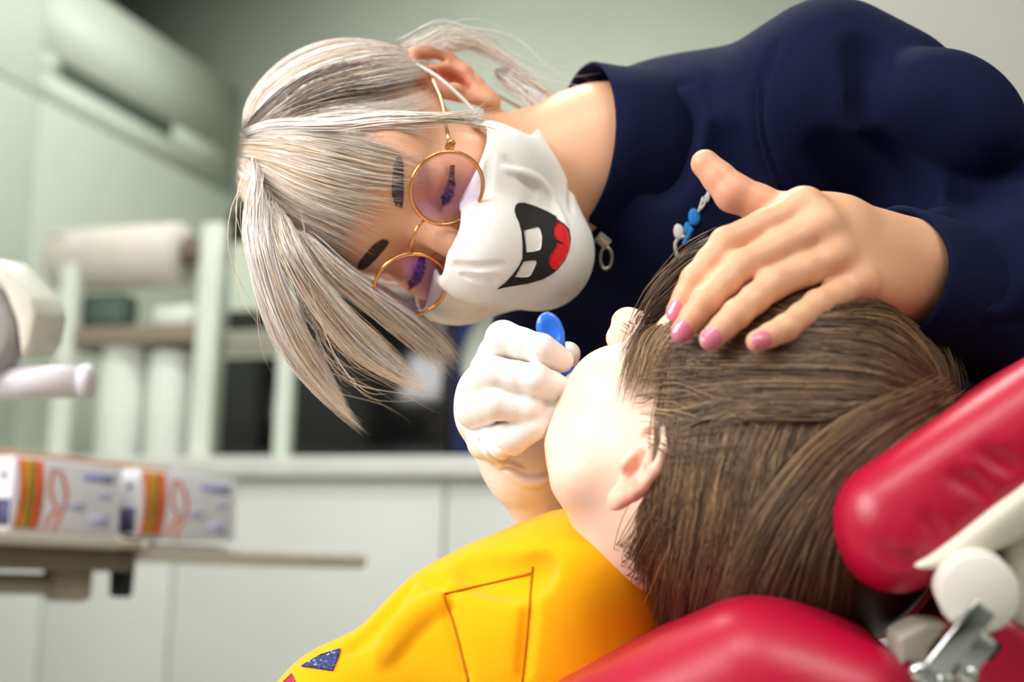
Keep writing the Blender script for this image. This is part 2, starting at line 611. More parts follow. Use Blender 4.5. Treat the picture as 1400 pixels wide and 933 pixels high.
def ear(H, side, c=(.070, -.012, -.012), k=1.0, flare=.45, upv=(0, -.18, 1.)):
    """pinna: rim, inner fold, bowl, tragus and lobe"""
    s = side
    out = nrm((s * 1.0, 0.0, 0.0)); up = nrm(upv); back = np.array((0, -up[2], up[1]))
    bk = nrm(back + np.array((s * flare, 0, 0)))          # the pinna stands off the head towards the back
    n = nrm(np.cross(up, bk) * s * -1)
    if n @ out < 0: n = -n
    def E(b, u, o=0.0):
        p = np.array(c) * np.array((s, 1, 1)) + k * (b * bk + u * up + o * n)
        return H(*p)
    ops = [('u', ell(E(.010, .002, 0), np.array((.017, .030, .006)) * k * H.k, [H.A.T @ bk, H.A.T @ up, H.A.T @ n]), .006 * k)]
    rim = [(-.004, .008, .002), (-.001, .022, .004), (.008, .031, .006), (.019, .030, .008), (.027, .020, .009), (.029, .006, .008), (.025, -.008, .006), (.018, -.018, .004), (.010, -.026, .002)]
    P = [E(*p) for p in rim]
    ops += chain(P, [.0030 * k * H.k] + [.0038 * k * H.k] * 6 + [.0040 * k * H.k] * 2, .003 * k)
    ops += [('s', ell(E(.010, -.003, .006), np.array((.0095, .013, .0085)) * k * H.k, [H.A.T @ bk, H.A.T @ up, H.A.T @ n]), .004 * k)]
    ops += [('s', cone(E(.006, .020, .007), E(.020, .012, .009), .0042 * k * H.k), .003 * k)]
    anti = [(.010, -.018, .004), (.019, -.006, .007), (.019, .006, .007), (.012, .016, .006)]
    ops += chain([E(*p) for p in anti], [.0030 * k * H.k, .0034 * k * H.k, .0034 * k * H.k, .0025 * k * H.k], .003 * k)
    ops += [('u', ell(E(.000, -.004, .005), np.array((.004, .006, .004)) * k * H.k, [H.A.T @ bk, H.A.T @ up, H.A.T @ n]), .004 * k)]
    ops += [('u', ell(E(.007, -.027, .002), np.array((.008, .009, .005)) * k * H.k, [H.A.T @ bk, H.A.T @ up, H.A.T @ n]), .005 * k)]
    return ops, E

def joined(parts):
    V = []; F = []; n = 0
    for v, f in parts:
        V.append(v); F.append(f + n); n += len(v)
    return np.concatenate(V), np.concatenate(F)

# one primitive per finger (a soft chain), so that neighbours do not melt together
def soft_chain(pts, rs, k):
    prim = [cone(pts[i], pts[i + 1], rs[i], rs[i + 1]) for i in range(len(pts) - 1)]
    def f(P):
        d = prim[0][0](P)
        for q in prim[1:]:
            d = comb(d, q[0](P), 'u', k)
        return d
    return f, np.min([q[1] for q in prim], 0), np.max([q[2] for q in prim], 0)
# ================================================================== the child
Lc, Fc_, Uc = frame_of((.77, .42, .48), (-.19, .85, -.455))
HC = Head(px(976, 632, .825), Lc, Fc_, Uc, 1.05)
cear, CE = ear(HC, 1, (.070, -.010, -.010), .78, .16, (0, .60, .80))
cear2, _ = ear(HC, -1, (.070, -.010, -.010), .78, .16, (0, .60, .80))
NECKC = px(838, 792, .880)
child_ops = [
    ('u', HC.ell((0, -.012, .032), (.069, .086, .080)), 0),
    ('u', HC.ell((0, .026, -.028), (.052, .055, .051)), .03),
    ('u', HC.ell((.031, .050, -.036), (.022, .024, .022)), .025),
    ('u', HC.ell((-.031, .050, -.036), (.022, .024, .022)), .025),
    ('u', HC.cone((.046, .004, -.058), (.008, .066, -.078), .017, .013), .03),
    ('u', HC.cone((-.046, .004, -.058), (-.008, .066, -.078), .017, .013), .03),
    ('u', HC.ell((0, .058, .028), (.048, .030, .032)), .03),
    ('u', HC.cone((0, .082, -.004), (0, .103, -.030), .008, .0105), .014),
    ('u', HC.ell((.009, .092, -.034), (.008, .008, .007)), .008),
    ('u', HC.ell((-.009, .092, -.034), (.008, .008, .007)), .008),
    ('s', HC.ell((.029, .092, -.006), (.015, .011, .009)), .012),
    ('s', HC.ell((-.029, .092, -.006), (.015, .011, .009)), .012),
    ('u', HC.ell((.029, .0700, -.006), (.0135, .0125, .0110)), .004),
    ('u', HC.ell((-.029, .0700, -.006), (.0135, .0125, .0110)), .004),
    ('u', HC.ell((0, .082, -.050), (.019, .010, .006)), .006),
    ('u', HC.ell((0, .078, -.068), (.017, .010, .007)), .006),
    ('s', HC.ell((0, .090, -.059), (.013, .016, .0055)), .003),
    ('s', HC.ell((.006, .103, -.040), (.0028, .004, .003)), .002),
    ('s', HC.ell((-.006, .103, -.040), (.0028, .004, .003)), .002),
] + cear + cear2 + [
    ('u', cone(HC(0, -.020, -.050), NECKC, .045, .037), .02),
]
trunk_ops = [('u', cone(NECKC, px(770, 920, .91), .036, .056), .03), ('u', cone(px(770, 920, .90), px(600, 1180, .98), .060, .08), .02),
             ('u', cone(px(700, 890, .88), px(610, 895, .865), .034, .030), .02), ('u', cone(px(610, 895, .865), px(400, 1050, .855), 0.022, .020), .02)]
child = thing('person', 'child in a yellow sweater lying back in the red chair, long brown hair, mouth open', 'person', at(700, 1300, .95))
cV, cF = nets(child_ops, .0017)
tV_, tF_ = nets(trunk_ops, .004)
KV, KF = joined([(cV, cF), (tV_, tF_)])
kid_spots = [(CE(.025, .0), .016, .55), (CE(.012, -.02), .016, .5), (HC(.040, .060, -.045), .02, .25), (HC(0, .088, -.058), .014, .6), (HC(0, .105, -.03), .014, .35)]
kid_body = obj('body', KV, KF, KIDSKIN, child, True, {'red': red_attr(KV, kid_spots)})

def lash2(s):
    X = []
    for i in range(26):
        a = rng.uniform(0, 1); l = .018 + .024 * a
        p0 = HC(s * l, .083 - .010 * (2 * a - 1) ** 2, -.010); p1 = HC(s * (l + .003 * (a - .4)), .088 - .010 * (2 * a - 1) ** 2, -.0135)
        X.append(np.stack([p0 * (1 - t) + p1 * t for t in np.linspace(0, 1, 5)]))
    return np.array(X), rng.uniform(0, 1, 26)
for s in (1, -1):
    strands('eyelashes', [lash2(s)], .00015, plain('child_lash', '3a2418', .6), child)

# --- hair
cap_ops = [('u', HC.ell((0, -.020, .038), (.082, .100, .090)), 0),
           ('i', HC.half((0, 1.0, -.85), .002), .02),
           ('s', HC.ell((.080, .004, -.014), (.034, .042, .040)), .012),
           ('u', cone(px(1120, 530, .835), px(1215, 525, .86), .050, .036), .04),
           ('u', cone(px(1225, 545, .855), px(1110, 650, .825), .028, .030), .03),
           ('u', cone(px(1110, 650, .825), px(1075, 800, .83), .030, .026), .02),
           ('u', cone(px(1000, 700, .81), px(960, 860, .83), .032, .028), .03)]
cguide = [('u', HC.ell((0, -.018, .036), (.080, .100, .090)), 0), ('u', HC.ell((0, .026, -.038), (.060, .060, .066)), .03)] + cap_ops[3:]
ccV, ccF = nets(cap_ops, .003)
kid_hair = obj('hair', ccV, ccF, BROWNCAP, child, True, {'rnd': np.full(len(ccV), .2)})
S = []
# from the forehead down over the temple
S.append(sheet([[(985, 335), (925, 372), (880, 430), (858, 500), (842, 570)],
                [(1010, 350), (945, 395), (898, 455), (875, 512), (860, 560)],
                [(1040, 380), (980, 420), (925, 475), (900, 520), (890, 556)]], 560, cguide, (.0, .004), .0022, 16, .7, (.45, 1.0), start=.3))
# over the side of the head behind the ear and down the neck
S.append(sheet([[(935, 430), (918, 510), (912, 580), (908, 650), (885, 730), (850, 800)],
                [(985, 435), (952, 530), (935, 610), (922, 690), (905, 780), (885, 870)],
                [(1035, 440), (995, 540), (970, 630), (955, 710), (940, 790), (925, 900)],
                [(1085, 450), (1042, 550), (1010, 640), (995, 720), (980, 790), (955, 900)],
                [(1150, 460), (1100, 560), (1065, 650), (1048, 730), (1030, 800), (1005, 900)],
                [(1215, 480), (1165, 580), (1140, 660), (1130, 730), (1125, 790), (1120, 870)]], 2800, cguide, (.0, .004), .0024, 40, .85, (.45, 1.05), wave=.003, start=.45, edge=.06))
# fuzzy crossing hairs
S.append(sheet([[(900, 500), (960, 490), (1040, 500), (1120, 520)],
                [(890, 560), (950, 560), (1030, 570), (1100, 600)],
                [(910, 620), (950, 640), (1010, 660), (1060, 690)]], 70, cguide, (.003, .008), .006, 12, .2, (.4, 1.0), wave=.007))
# combed back over the top, gathered at the crown
S.append(sheet([[(960, 345), (1040, 395), (1130, 425), (1220, 435), (1275, 485), (1288, 540)],
                [(930, 430), (1020, 450), (1110, 460), (1200, 470), (1255, 510), (1282, 545)],
                [(920, 500), (1010, 500), (1100, 500), (1180, 505), (1240, 530), (1275, 550)],
                [(930, 560), (1010, 545), (1090, 545), (1160, 545), (1220, 550), (1265, 556)]], 2300, cguide, (.001, .007), .0024, 30, .85, (.5, 1.03), start=.3, edge=.22))
# the loose length falling over the headrest edge
S.append(sheet([[(1285, 530), (1225, 550), (1140, 590), (1080, 650), (1030, 720), (1000, 810)],
                [(1295, 540), (1240, 570), (1165, 620), (1110, 685), (1070, 760), (1040, 830)],
                [(1310, 545), (1255, 590), (1195, 645), (1165, 710), (1155, 770), (1150, 850)]], 2300, cguide, (.001, .009), .0024, 22, .85, (.7, 1.08), start=.2))
# thin hairs over the collar, at the nape and in front of the face
S.append(sheet([[(900, 680), (870, 740), (820, 790), (760, 800), (740, 770)],
                [(930, 700), (890, 770), (830, 810), (770, 790), (750, 750)]], 40, cguide, (.001, .008), .006, 10, .3, (.5, 1.0), wave=.005))
S.append(sheet([[(800, 700, .87), (770, 730, .87), (740, 760, .88), (700, 775, .89)],
                [(810, 690, .875), (785, 715, .875), (760, 735, .88), (735, 752, .88)]], 60, cguide, (.0, .006), .003, 6, .4, (.6, 1.0), wave=.004))
S.append(sheet([[(985, 322, .795), (934, 350, .808), (892, 396, .818), (866, 446, .822), (852, 505, .815)],
                [(1000, 330), (948, 366), (908, 408), (880, 456), (862, 512)],
                [(1015, 350), (965, 390), (925, 432), (894, 480), (872, 530)]], 620, cguide, (.0, .004), .0022, 12, .75, (.5, 1.03), start=.12))
S.append(sheet([[(985, 320, .795), (930, 342, .806), (884, 392, .816), (858, 446, .820)],
                [(1000, 326), (945, 356), (900, 400), (872, 452)]], 30, cguide, (.001, .006), .003, 6, .3, (.6, 1.0)))
strands('hair_strands', S, .00028, BROWN, kid_hair)

# --- sweater
YEL = fabric('yellow_jersey', 'f2a900', 1100, .85, .25, .25)
YSEAM = fabric('yellow_stitching', 'b87400', 1300, .9, .1)
sw = [
    ('u', cone(px(800, 845, .872), px(700, 900, .88), .048, .058), 0),
    ('u', cone(px(700, 868, .872), px(615, 880, .862), .0445, .0390), .03),
    ('u', cone(px(740, 920, .88), px(560, 1180, .96), .080, .105), .04),
    ('u', cone(px(615, 880, .862), px(470, 985, .850), .0375, .0400), .02),
    ('u', cone(px(470, 985, .850), px(380, 1060, .850), .0400, .0360), .02),
    ('u', cone(px(846, 806, .868), px(815, 840, .870), .043, .054), .02),
    ('u', cone(px(842, 905, .860), px(745, 925, .862), .036, .050), .05),
    ('u', ell(px(815, 800, .835), (.034, .030, .034), [nrm((.8, -.55, .2)), nrm((.55, .8, 0)), (0, 0, 1)]), .03),
    ('u', ell(px(775, 775, .865), (.026, .028, .034)), .03),
]
so = list(sw)
for pts, r, dp, md in [
    ([(606, 812), (622, 860), (640, 930)], .0020, .6, 's'),
    ([(728, 768), (722, 850), (714, 930)], .0022, .6, 's'),
    ([(608, 812), (660, 800), (728, 784)], .0016, .5, 's'),
    ([(578, 790), (592, 800), (606, 812)], .0020, .5, 's'),
    ([(600, 820), (560, 850), (520, 900)], .004, .3, 'u'),
    ([(560, 800), (520, 850), (480, 890)], .003, .3, 's'),
    ([(640, 775), (700, 790), (740, 780)], .006, .3, 's'),
]:
    sw += crease(pts, so, r, r * 2.4, dp, mode=md)
V, F_ = nets(sw, .0022)
sweater = obj('sweater', V, F_, YEL, child)
sm = MB()
for pts in [[(606, 812), (622, 860), (640, 932)], [(728, 775), (722, 850), (714, 932)], [(608, 812), (660, 800), (726, 784)]]:
    Cs = spline(pts, 30); Ps, _ = march(sw, Cs[:, 0], Cs[:, 1])
    sm.tube(W(Ps + np.array((0, 0, .0003))), .0008, 6)
sm.build('seam', YSEAM, sweater, True)
# glitter band round the sleeve
def GLIT():
    t = NT('blue_glitter')
    b = t.bsdf(Roughness=.4, Metallic=.3)
    v = t.n('ShaderNodeTexVoronoi', inp={'Scale': 900.}); tc = t.n('ShaderNodeTexCoord'); t.l(tc.outputs['Object'], v.inputs['Vector'])
    t.l(t.ramp(v.outputs['Color'], [(0, '141a4a'), (.8, '28357c'), (.93, 'b8c4f4')]), b.inputs['Base Color'])
    t.bump(v.outputs['Distance'], b, .6, .001)
    return t.m
V, F_ = decal([(412, 912), (440, 896), (466, 888), (463, 900), (455, 918), (440, 916)], sw, .0010, 4, thick=.0012)
obj('glitter_band', V, F_, GLIT(), sweater)
V, F_ = decal([(384, 938), (400, 922), (404, 932), (400, 945)], sw, .0010, 4, thick=.0012)
obj('pink_cuff_band', V, F_, fabric('magenta_jersey', 'b0204e', 1200), sweater)
# dark lining standing up behind the neck
dk = [('u', cone(px(905, 770, .865), px(885, 860, .868), .030, .034), 0)]
V, F_ = nets(dk, .003)
obj('collar_lining', V, F_, fabric('dark_navy_jersey', '1d1a30', 1200), sweater)
# ================================================================== the dentist
Uw = nrm((-.915, .235, .33)); Lw, Fw, Uw = frame_of(Uw, (.2, -.45, .87))
bridge = px(572, 315, .955)
HW = Head(bridge - .095 * Fw, Lw, Fw, Uw)
NECKB = px(825, 222, 1.06)
lear, LE = ear(HW, 1, (.071, -.010, -.014), 1.05, .35)
rear, _ = ear(HW, -1, (.071, -.010, -.014), 1.05, .35)

face_ops = [
    ('u', HW.ell((0, -.012, .030), (.072, .088, .074)), 0),
    ('u', HW.ell((0, .030, -.035), (.058, .060, .074)), .03),
    ('u', HW.cone((.050, .005, -.062), (.008, .074, -.101), .016, .014), .03),
    ('u', HW.cone((-.050, .005, -.062), (-.008, .074, -.101), .016, .014), .03),
    ('u', HW.ell((0, .062, .030), (.050, .030, .030)), .03),
    ('u', HW.cone((-.030, .078, .016), (.030, .078, .016), .011), .012),
    ('u', HW.ell((.040, .058, -.030), (.020, .020, .018)), .02),
    ('u', HW.ell((-.040, .058, -.030), (.020, .020, .018)), .02),
    ('s', HW.ell((.031, .098, -.004), (.017, .012, .010)), .012),
    ('s', HW.ell((-.031, .098, -.004), (.017, .012, .010)), .012),
    ('u', HW.ell((.031, .0755, -.004), (.0145, .0125, .0120)), .004),
    ('u', HW.ell((-.031, .0755, -.004), (.0145, .0125, .0120)), .004),
    ('s', HW.cone((.018, .0885, -.009), (.044, .0805, -.009), .0012), .0015),
    ('s', HW.cone((-.018, .0885, -.009), (-.044, .0805, -.009), .0012), .0015),
    ('u', HW.cone((0, .088, .006), (0, .113, -.040), .008, .011), .014),
    ('u', HW.ell((.012, .100, -.043), (.009, .010, .008)), .008),
    ('u', HW.ell((-.012, .100, -.043), (.009, .010, .008)), .008),
    ('u', HW.ell((0, .086, -.066), (.022, .010, .006)), .006),
    ('u', HW.ell((0, .085, -.076), (.019, .010, .007)), .006),
] + lear + rear + [
    ('u', cone(HW(0, -.022, -.055), NECKB, .050, .046), .025),
    ('u', cone(NECKB, px(930, 262, 1.09), .056, .075), .03),
]

# --- her bare left hand lying on the child's head
DH = dict(
    wrist=[(1330, 392, .872), (1262, 376, .845)],
    palm=[((1255, 355, .842), (1105, 298, .798), .021, .0125),
          ((1250, 365, .842), (1122, 322, .790), .021, .0125),
          ((1245, 385, .842), (1140, 357, .788), .021, .0120),
          ((1232, 405, .842), (1172, 392, .789), .020, .0115),
          ((1240, 350, .845), (1135, 303, .812), .018, .0130)],
    index=[(1095, 286, .795), (992, 332, .780), (950, 382, .768), (926, 426, .768)],
    middle=[(1120, 312, .787), (1014, 364, .766), (966, 411, .754), (934, 452, .756)],
    ring=[(1138, 354, .785), (1056, 389, .758), (1007, 430, .741), (972, 464, .738)],
    pinky=[(1168, 391, .786), (1117, 417, .758), (1074, 449, .734), (1035, 467, .725)],
    thumb=[(1150, 310, .810), (1070, 292, .806), (1003, 264, .808), (964, 224, .814)])
FR = dict(index=(.0102, .0084, .0074, .0062), middle=(.0105, .0087, .0077, .0064), ring=(.0102, .0085, .0075, .0062),
          pinky=(.0094, .0078, .0069, .0057), thumb=(.0150, .0112, .0110, .0082))
hand_ops = []
hand_ops += [('u', cone(px(*DH['wrist'][0]), px(*DH['wrist'][1]), .029, .0255), .01)]
for a, b, ra, rb in DH['palm']:
    hand_ops += [('u', cone(px(*a), px(*b), ra, rb), .012)]
finger_ops = []
NAILS = []
for f in ('thumb', 'index', 'middle', 'ring', 'pinky'):
    P = [px(*p) for p in DH[f]]; R = FR[f]
    # slight swelling at the joints
    pts = [P[0]]; rs = [R[0]]
    for i in range(3):
        m = (P[i] + P[i + 1]) / 2
        pts += [m, P[i + 1]]; rs += [(R[i] + R[i + 1]) / 2 * .95, R[i + 1]]
    finger_ops.append((f, pts, rs))

for f, pts, rs in finger_ops:
    hand_ops.append(('u', soft_chain(pts, rs, .003), .004 if f != 'thumb' else .012))
# knuckle heads and the tendons behind them
for f in ('index', 'middle', 'ring', 'pinky'):
    p = px(*DH[f][0])
    hand_ops.append(('u', sph(p + np.array((0.002, .002, .0030)), .0085), .010))

def nail(P, i, R, toward, name, mat, parent, w=.0056, l=.0068):
    """a nail plate set into the back of the last finger joint"""
    tip = P[-1]; ax = nrm(P[-1] - P[-2]); n = nrm(toward - (toward @ ax) * ax); sd = np.cross(ax, n)
    c = tip - ax * .0008 + n * (R * .74)
    bm = bmesh.new(); bmesh.ops.create_uvsphere(bm, u_segments=24, v_segments=14, radius=1)
    V = np.array([v.co[:] for v in bm.verts]); Fc = [[v.index for v in f.verts] for f in bm.faces]; bm.free()
    V = np.sign(V) * np.abs(V) ** .85
    bend = -.35 * (V[:, 0] * w) ** 2 / w
    Q = c + (V[:, 0] * w)[:, None] * sd + (V[:, 1] * l)[:, None] * ax + (V[:, 2] * .0021 + bend)[:, None] * n
    o = obj(name, Q, Fc, mat, parent)
    return o

# --- right arm (the gloved hand); bare wrist between cuff and sleeve
wristR = px(752, 690, .935); elbowR = px(800, 900, 1.06)
arm_ops = [('u', cone(px(740, 650, .926), wristR, .018, .0225), .01), ('u', cone(wristR, elbowR, .024, .038), .01),
           ('u', cone(px(740, 650, .926), px(702, 580, .918), .016, .014), .01)]
body_ops = [('u', cone(px(930, 262, 1.09), px(1150, 460, 1.20), .075, .11), .03),
            ('u', cone(px(930, 262, 1.09), px(1130, 140, 1.03), .06, .05), .03),
            ('u', cone(px(1130, 140, 1.03), px(1500, 330, .99), .045, .04), .02),
            ('u', cone(px(1500, 330, .99), px(1330, 392, .885), .038, .030), .02),
            ('u', cone(px(930, 300, 1.12), px(860, 640, 1.22), .06, .05), .03),
            ('u', cone(px(860, 640, 1.22), elbowR, .045, .038), .02)]

dentist = thing('person', 'blond woman in a navy jacket leaning over the child, one hand gloved', 'person', at(1050, 1500, 1.15))
fV, fF = nets(face_ops, .0017)
hV, hF = nets(hand_ops, .0011)
bV, bF = nets(body_ops, .005)
aV, aF = nets(arm_ops, .0025)
BV, BF = joined([(fV, fF), (hV, hF), (bV, bF), (aV, aF)])
spots = [(LE(.012, .02), .026, .75), (LE(.01, -.01), .022, .45), (HW(.045, .06, -.03), .03, .25), (HW(.031, .08, .006), .012, .2), (HW(-.031, .08, .006), .012, .2)]
spots += [(px(*DH[f][0]), .010, .22) for f in ('index', 'middle', 'ring', 'pinky')]
spots += [(px(*DH[f][1]), .007, .15) for f in ('index', 'middle', 'ring', 'pinky')]
spots += [(px(*DH[f][3]), .009, .35) for f in ('index', 'middle', 'ring', 'pinky', 'thumb')]
spots += [(px(1000, 262, .80), .02, .35)]
body = obj('body', BV, BF, SKIN, dentist, True, {'red': red_attr(BV, spots)})

NAILM = plain('pink_nail_polish', 'd9768f', .16, coat=.6, noise=(60, 0))
for f in ('index', 'middle', 'ring', 'pinky'):
    P = [px(*p) for p in DH[f]]
    o = nail(P, 3, FR[f][3], np.array((-.30, -.15, 1.)), 'fingernail', NAILM, dentist, w=FR[f][3] * .86, l=FR[f][3] * 1.20)

# --- eyebrows and lashes
BROWM = plain('brow_hair', '4a3730', .7)
def brow(side):
    s = side
    X = []
    for i in range(420):
        a = rng.uniform(0, .60)
        l = .012 + .038 * a; u = .0185 + .006 * math.sin(a * 2.8) + rng.uniform(-1, 1) * .0040 * math.sqrt(max(.02, 1 - ((a - .26) / .36) ** 2))
        P0, ok = None, None
        p = HW(s * l, .10, u); q = HW(s * (l + .009), .10, u + .0020)
        X.append(np.stack([p * (1 - t) + q * t for t in np.linspace(0, 1, 5)]))
    X = np.array(X); f = X.reshape(-1, 3)
    for _ in range(6):
        f = f - Fw * np.clip(field(face_ops, f) - .0006, -.02, .02)[:, None]
    return f.reshape(X.shape), rng.uniform(0, 1, len(X))
for s in (1, -1):
    strands('eyebrow', [brow(s)], .00032, BROWM, dentist)
LASH = plain('eyelash', '1c1412', .6)
def lash(side):
    X = []
    for i in range(240):
        a = rng.uniform(0, 1); l = .018 + .027 * a
        p0 = HW(side * l, .0895 - .011 * (2 * a - 1) ** 2 - .001, -.0095)
        p1 = HW(side * (l + .005 * (a - .4) + .001 * rng.normal()), .097 - .011 * (2 * a - 1) ** 2 + .001 * rng.normal(), -.0095 - .0050 * math.sin(math.pi * min(1, .08 + a)) * rng.uniform(.6, 1.1))
        X.append(np.stack([p0 * (1 - t) + p1 * t + HW.A[2] * (-.002 * math.sin(t * 3)) for t in np.linspace(0, 1, 6)]))
    return np.array(X), rng.uniform(0, 1, 240)
for s in (1, -1):
    strands('eyelashes', [lash(s)], .00013, LASH, dentist)

# --- hair
hair_ops = [('u', HW.ell((0, -.020, .034), (.079, .096, .078)), 0),
            ('i', HW.half((0, 1.0, -.72), .008), .02),
            ('s', HW.ell((.080, .005, -.030), (.030, .030, .045)), .01)]
guide_ops = [('u', HW.ell((0, -.015, .034), (.081, .102, .080)), 0), ('u', HW.ell((0, .030, -.035), (.066, .066, .082)), .03)]
hcV, hcF = nets(hair_ops, .003)
hair = obj('hair', hcV, hcF, BLONDCAP, dentist, True, {'rnd': np.full(len(hcV), .2)})
S = []
DARKROOT = []
# swept back from the parting towards the ear
S.append(sheet([[(343, 178), (352, 135), (395, 88), (470, 50), (560, 50), (612, 60)],
                [(346, 180), (362, 140), (410, 102), (490, 74), (560, 70), (606, 76)],
                [(352, 180), (382, 145), (432, 118), (500, 98), (555, 92), (598, 88)],
                [(360, 180), (398, 152), (448, 130), (510, 118), (556, 110), (592, 104)]], 1000, guide_ops, (.0, .007), .0022, 24, .75, (.75, 1.02)))
# dark roots showing along the parting
X = sheet([[(350, 178), (385, 142), (430, 112), (480, 98), (530, 98)],
           [(362, 180), (400, 150), (445, 122), (500, 112), (560, 105)],
           [(372, 182), (415, 160), (470, 148), (530, 140), (585, 125)]], 420, guide_ops, (.003, .0075), .0016, 9, .8, (.4, 1.0))
DARKROOT.append(X)
# behind the ear, over the back of the head and down to the nape
S.append(sheet([[(470, 46), (560, 44), (630, 46, 1.07), (690, 78, 1.075), (740, 118, 1.07)],
                [(500, 50), (580, 48), (640, 55, 1.075), (700, 95, 1.075), (755, 135, 1.07)]], 130, guide_ops, (0, .003), .002, 8, .6, (.7, 1.05)))
# from the parting to the temple, some strands reaching the mask
S.append(sheet([[(345, 182), (375, 165), (450, 150), (540, 142), (596, 122)],
                [(345, 186), (385, 172), (470, 162), (560, 160), (606, 142)],
                [(346, 190), (390, 182), (470, 178), (560, 182), (598, 190)]], 460, guide_ops, (.0, .006), .002, 14, .75, (.6, 1.0)))
S.append(sheet([[(352, 186), (400, 172), (500, 158, .905), (600, 158, .895), (660, 172, .90), (695, 192, .905)],
                [(352, 190), (400, 178), (500, 165, .903), (590, 165, .893), (650, 150, .90), (670, 125, .91)]], 130, guide_ops, (.004, .012), .0014, 5, .85, (.7, 1.03)))
# fringe over the forehead
S.append(sheet([[(345, 188), (390, 186), (460, 190), (530, 205), (594, 230)],
                [(343, 198), (385, 200), (455, 213), (525, 232), (580, 242)],
                [(341, 210), (380, 216), (440, 238), (505, 252), (562, 254)],
                [(340, 222), (372, 234), (425, 264), (484, 282), (532, 296)],
                [(340, 234), (366, 250), (412, 288), (465, 315), (512, 340)],
                [(340, 246), (362, 266), (402, 311), (448, 346), (492, 376)],
                [(341, 258), (358, 284), (392, 332), (434, 368), (474, 396)]], 2000, guide_ops, (.0005, .009), .0022, 46, .72, (.70, 1.03)))
X, r_ = S[-1]
S[-1] = (X, np.where(r_ > .45, np.where(r_ > .62, .82 + .4 * (r_ - .5), .5 + .3 * r_), .08 + .7 * r_))
# hanging down from the far side of the head
S.append(sheet([[(341, 205), (338, 270, .93), (345, 350, .92), (368, 440, .92), (415, 520, .93), (504, 596, .94)],
                [(340, 225), (345, 290, .92), (361, 370, .91), (390, 450, .915), (428, 515, .925), (492, 580, .935)],
                [(341, 245), (357, 310, .915), (380, 385, .91), (412, 455, .92), (444, 508, .935), (474, 560, .945)]], 1000, guide_ops, (.001, .007), .0024, 16, .8, (.72, 1.0), pinch=.5))
S.append(sheet([[(342, 255), (372, 320, .915), (410, 395, .915), (455, 460, .925), (510, 508, .94), (608, 548, .955)],
                [(346, 265), (385, 325, .915), (430, 395, .92), (475, 450, .935), (530, 503, .95), (592, 538, .96)],
                [(352, 275), (400, 335, .92), (445, 400, .925), (495, 445, .94), (540, 483, .955), (582, 528, .965)]], 640, guide_ops, (.001, .007), .0026, 12, .8, (.55, 1.0), pinch=.4))
S.append(sheet([[(372, 300), (425, 355, .93), (480, 402, .95), (528, 446, .965), (575, 484, .975), (612, 520, .985)],
                [(384, 300), (440, 352, .94), (500, 395, .955), (558, 432, .97), (600, 468, .98), (626, 502, .985)],
                [(425, 325), (472, 375, .965), (522, 400, .98), (565, 425, .99), (606, 460, .995), (630, 490, 1.0)]], 560, guide_ops, (.001, .006), .0026, 10, .75, (.55, 1.02), pinch=.3))
# loose wisps
S.append(sheet([[(342, 220), (334, 260, .93), (337, 340, .925), (352, 420, .925), (372, 480, .93)],
                [(400, 350, .92), (440, 470, .93), (470, 520, .94), (520, 545, .95), (600, 560, .96)]], 50, guide_ops, (.002, .01), .006, 9, .2, (.5, 1.1), wave=.006))
S.append(sheet([[(540, 48), (590, 36, 1.03), (650, 48, 1.05), (720, 80, 1.06), (780, 105, 1.06)],
                [(560, 50), (620, 52, 1.04), (690, 90, 1.06), (740, 135, 1.06), (800, 125, 1.06)]], 36, guide_ops, (.002, .01), .006, 9, .2, (.4, 1.1), wave=.006))
S.append(sheet([[(682, 102, 1.05), (712, 122, 1.05), (745, 155, 1.045), (792, 186, 1.04)],
                [(690, 100, 1.055), (720, 112, 1.06), (760, 132, 1.06), (806, 146, 1.06)]], 200, guide_ops, (.002, .006), .003, 6, .5, (.6, 1.05), wave=.003))
strands('hair_strands', S, .00030, BLOND, hair)
strands('dark_roots', DARKROOT, .00030, ROOTS, hair)

# --- jacket
def J(x, y, d): return px(x, y, d)
sh = J(1135, 118, 1.02)
jacket_ops = [
    ('u', cone(J(905, 235, 1.085), J(1180, 330, 1.16), .066, .125), 0),
    ('u', cone(J(960, 245, 1.09), sh, .085, .056), .05),
    ('u', cone(J(1180, 330, 1.16), J(1480, 560, 1.30), .125, .16), .04),
    ('u', cone(J(900, 290, 1.12), J(790, 470, 1.165), .085, .062), .06),
    ('u', cone(J(1000, 330, 1.13), J(960, 620, 1.20), .12, .11), .06),
    ('u', cone(J(790, 470, 1.165), J(870, 720, 1.20), .058, .056), .05),
    ('u', cone(J(870, 720, 1.20), J(806, 850, 1.06), .056, .042), .03),
    ('u', cone(J(806, 850, 1.06), J(770, 748, .97), .042, .036), .03),
    ('u', cone(J(1132, 130, 1.015), J(1210, 160, 1.00), .060, .0565), .03),
    ('u', cone(J(1210, 160, 1.00), J(1290, 205, .985), .0565, .0490), .02),
    ('u', cone(J(1290, 205, .985), J(1425, 350, .94), .0490, .052), .02),
    ('u', cone(J(1440, 360, .935), J(1392, 376, .885), .053, .048), .02),
    ('u', cone(J(1392, 376, .885), J(1230, 384, .838), .048, .0425), .006),
]
cdir = nrm(np.array((-.84, .17, .50)))
cface = J(1226, 384, .845)
q1 = nrm(np.cross(cdir, (0, 0, 1.))); q2 = np.cross(cdir, q1)
jacket_ops += [('s', rbox(cface + cdir * .040, np.array((.06, .075, .075)), .004, [cdir, q1, q2]), .003)]
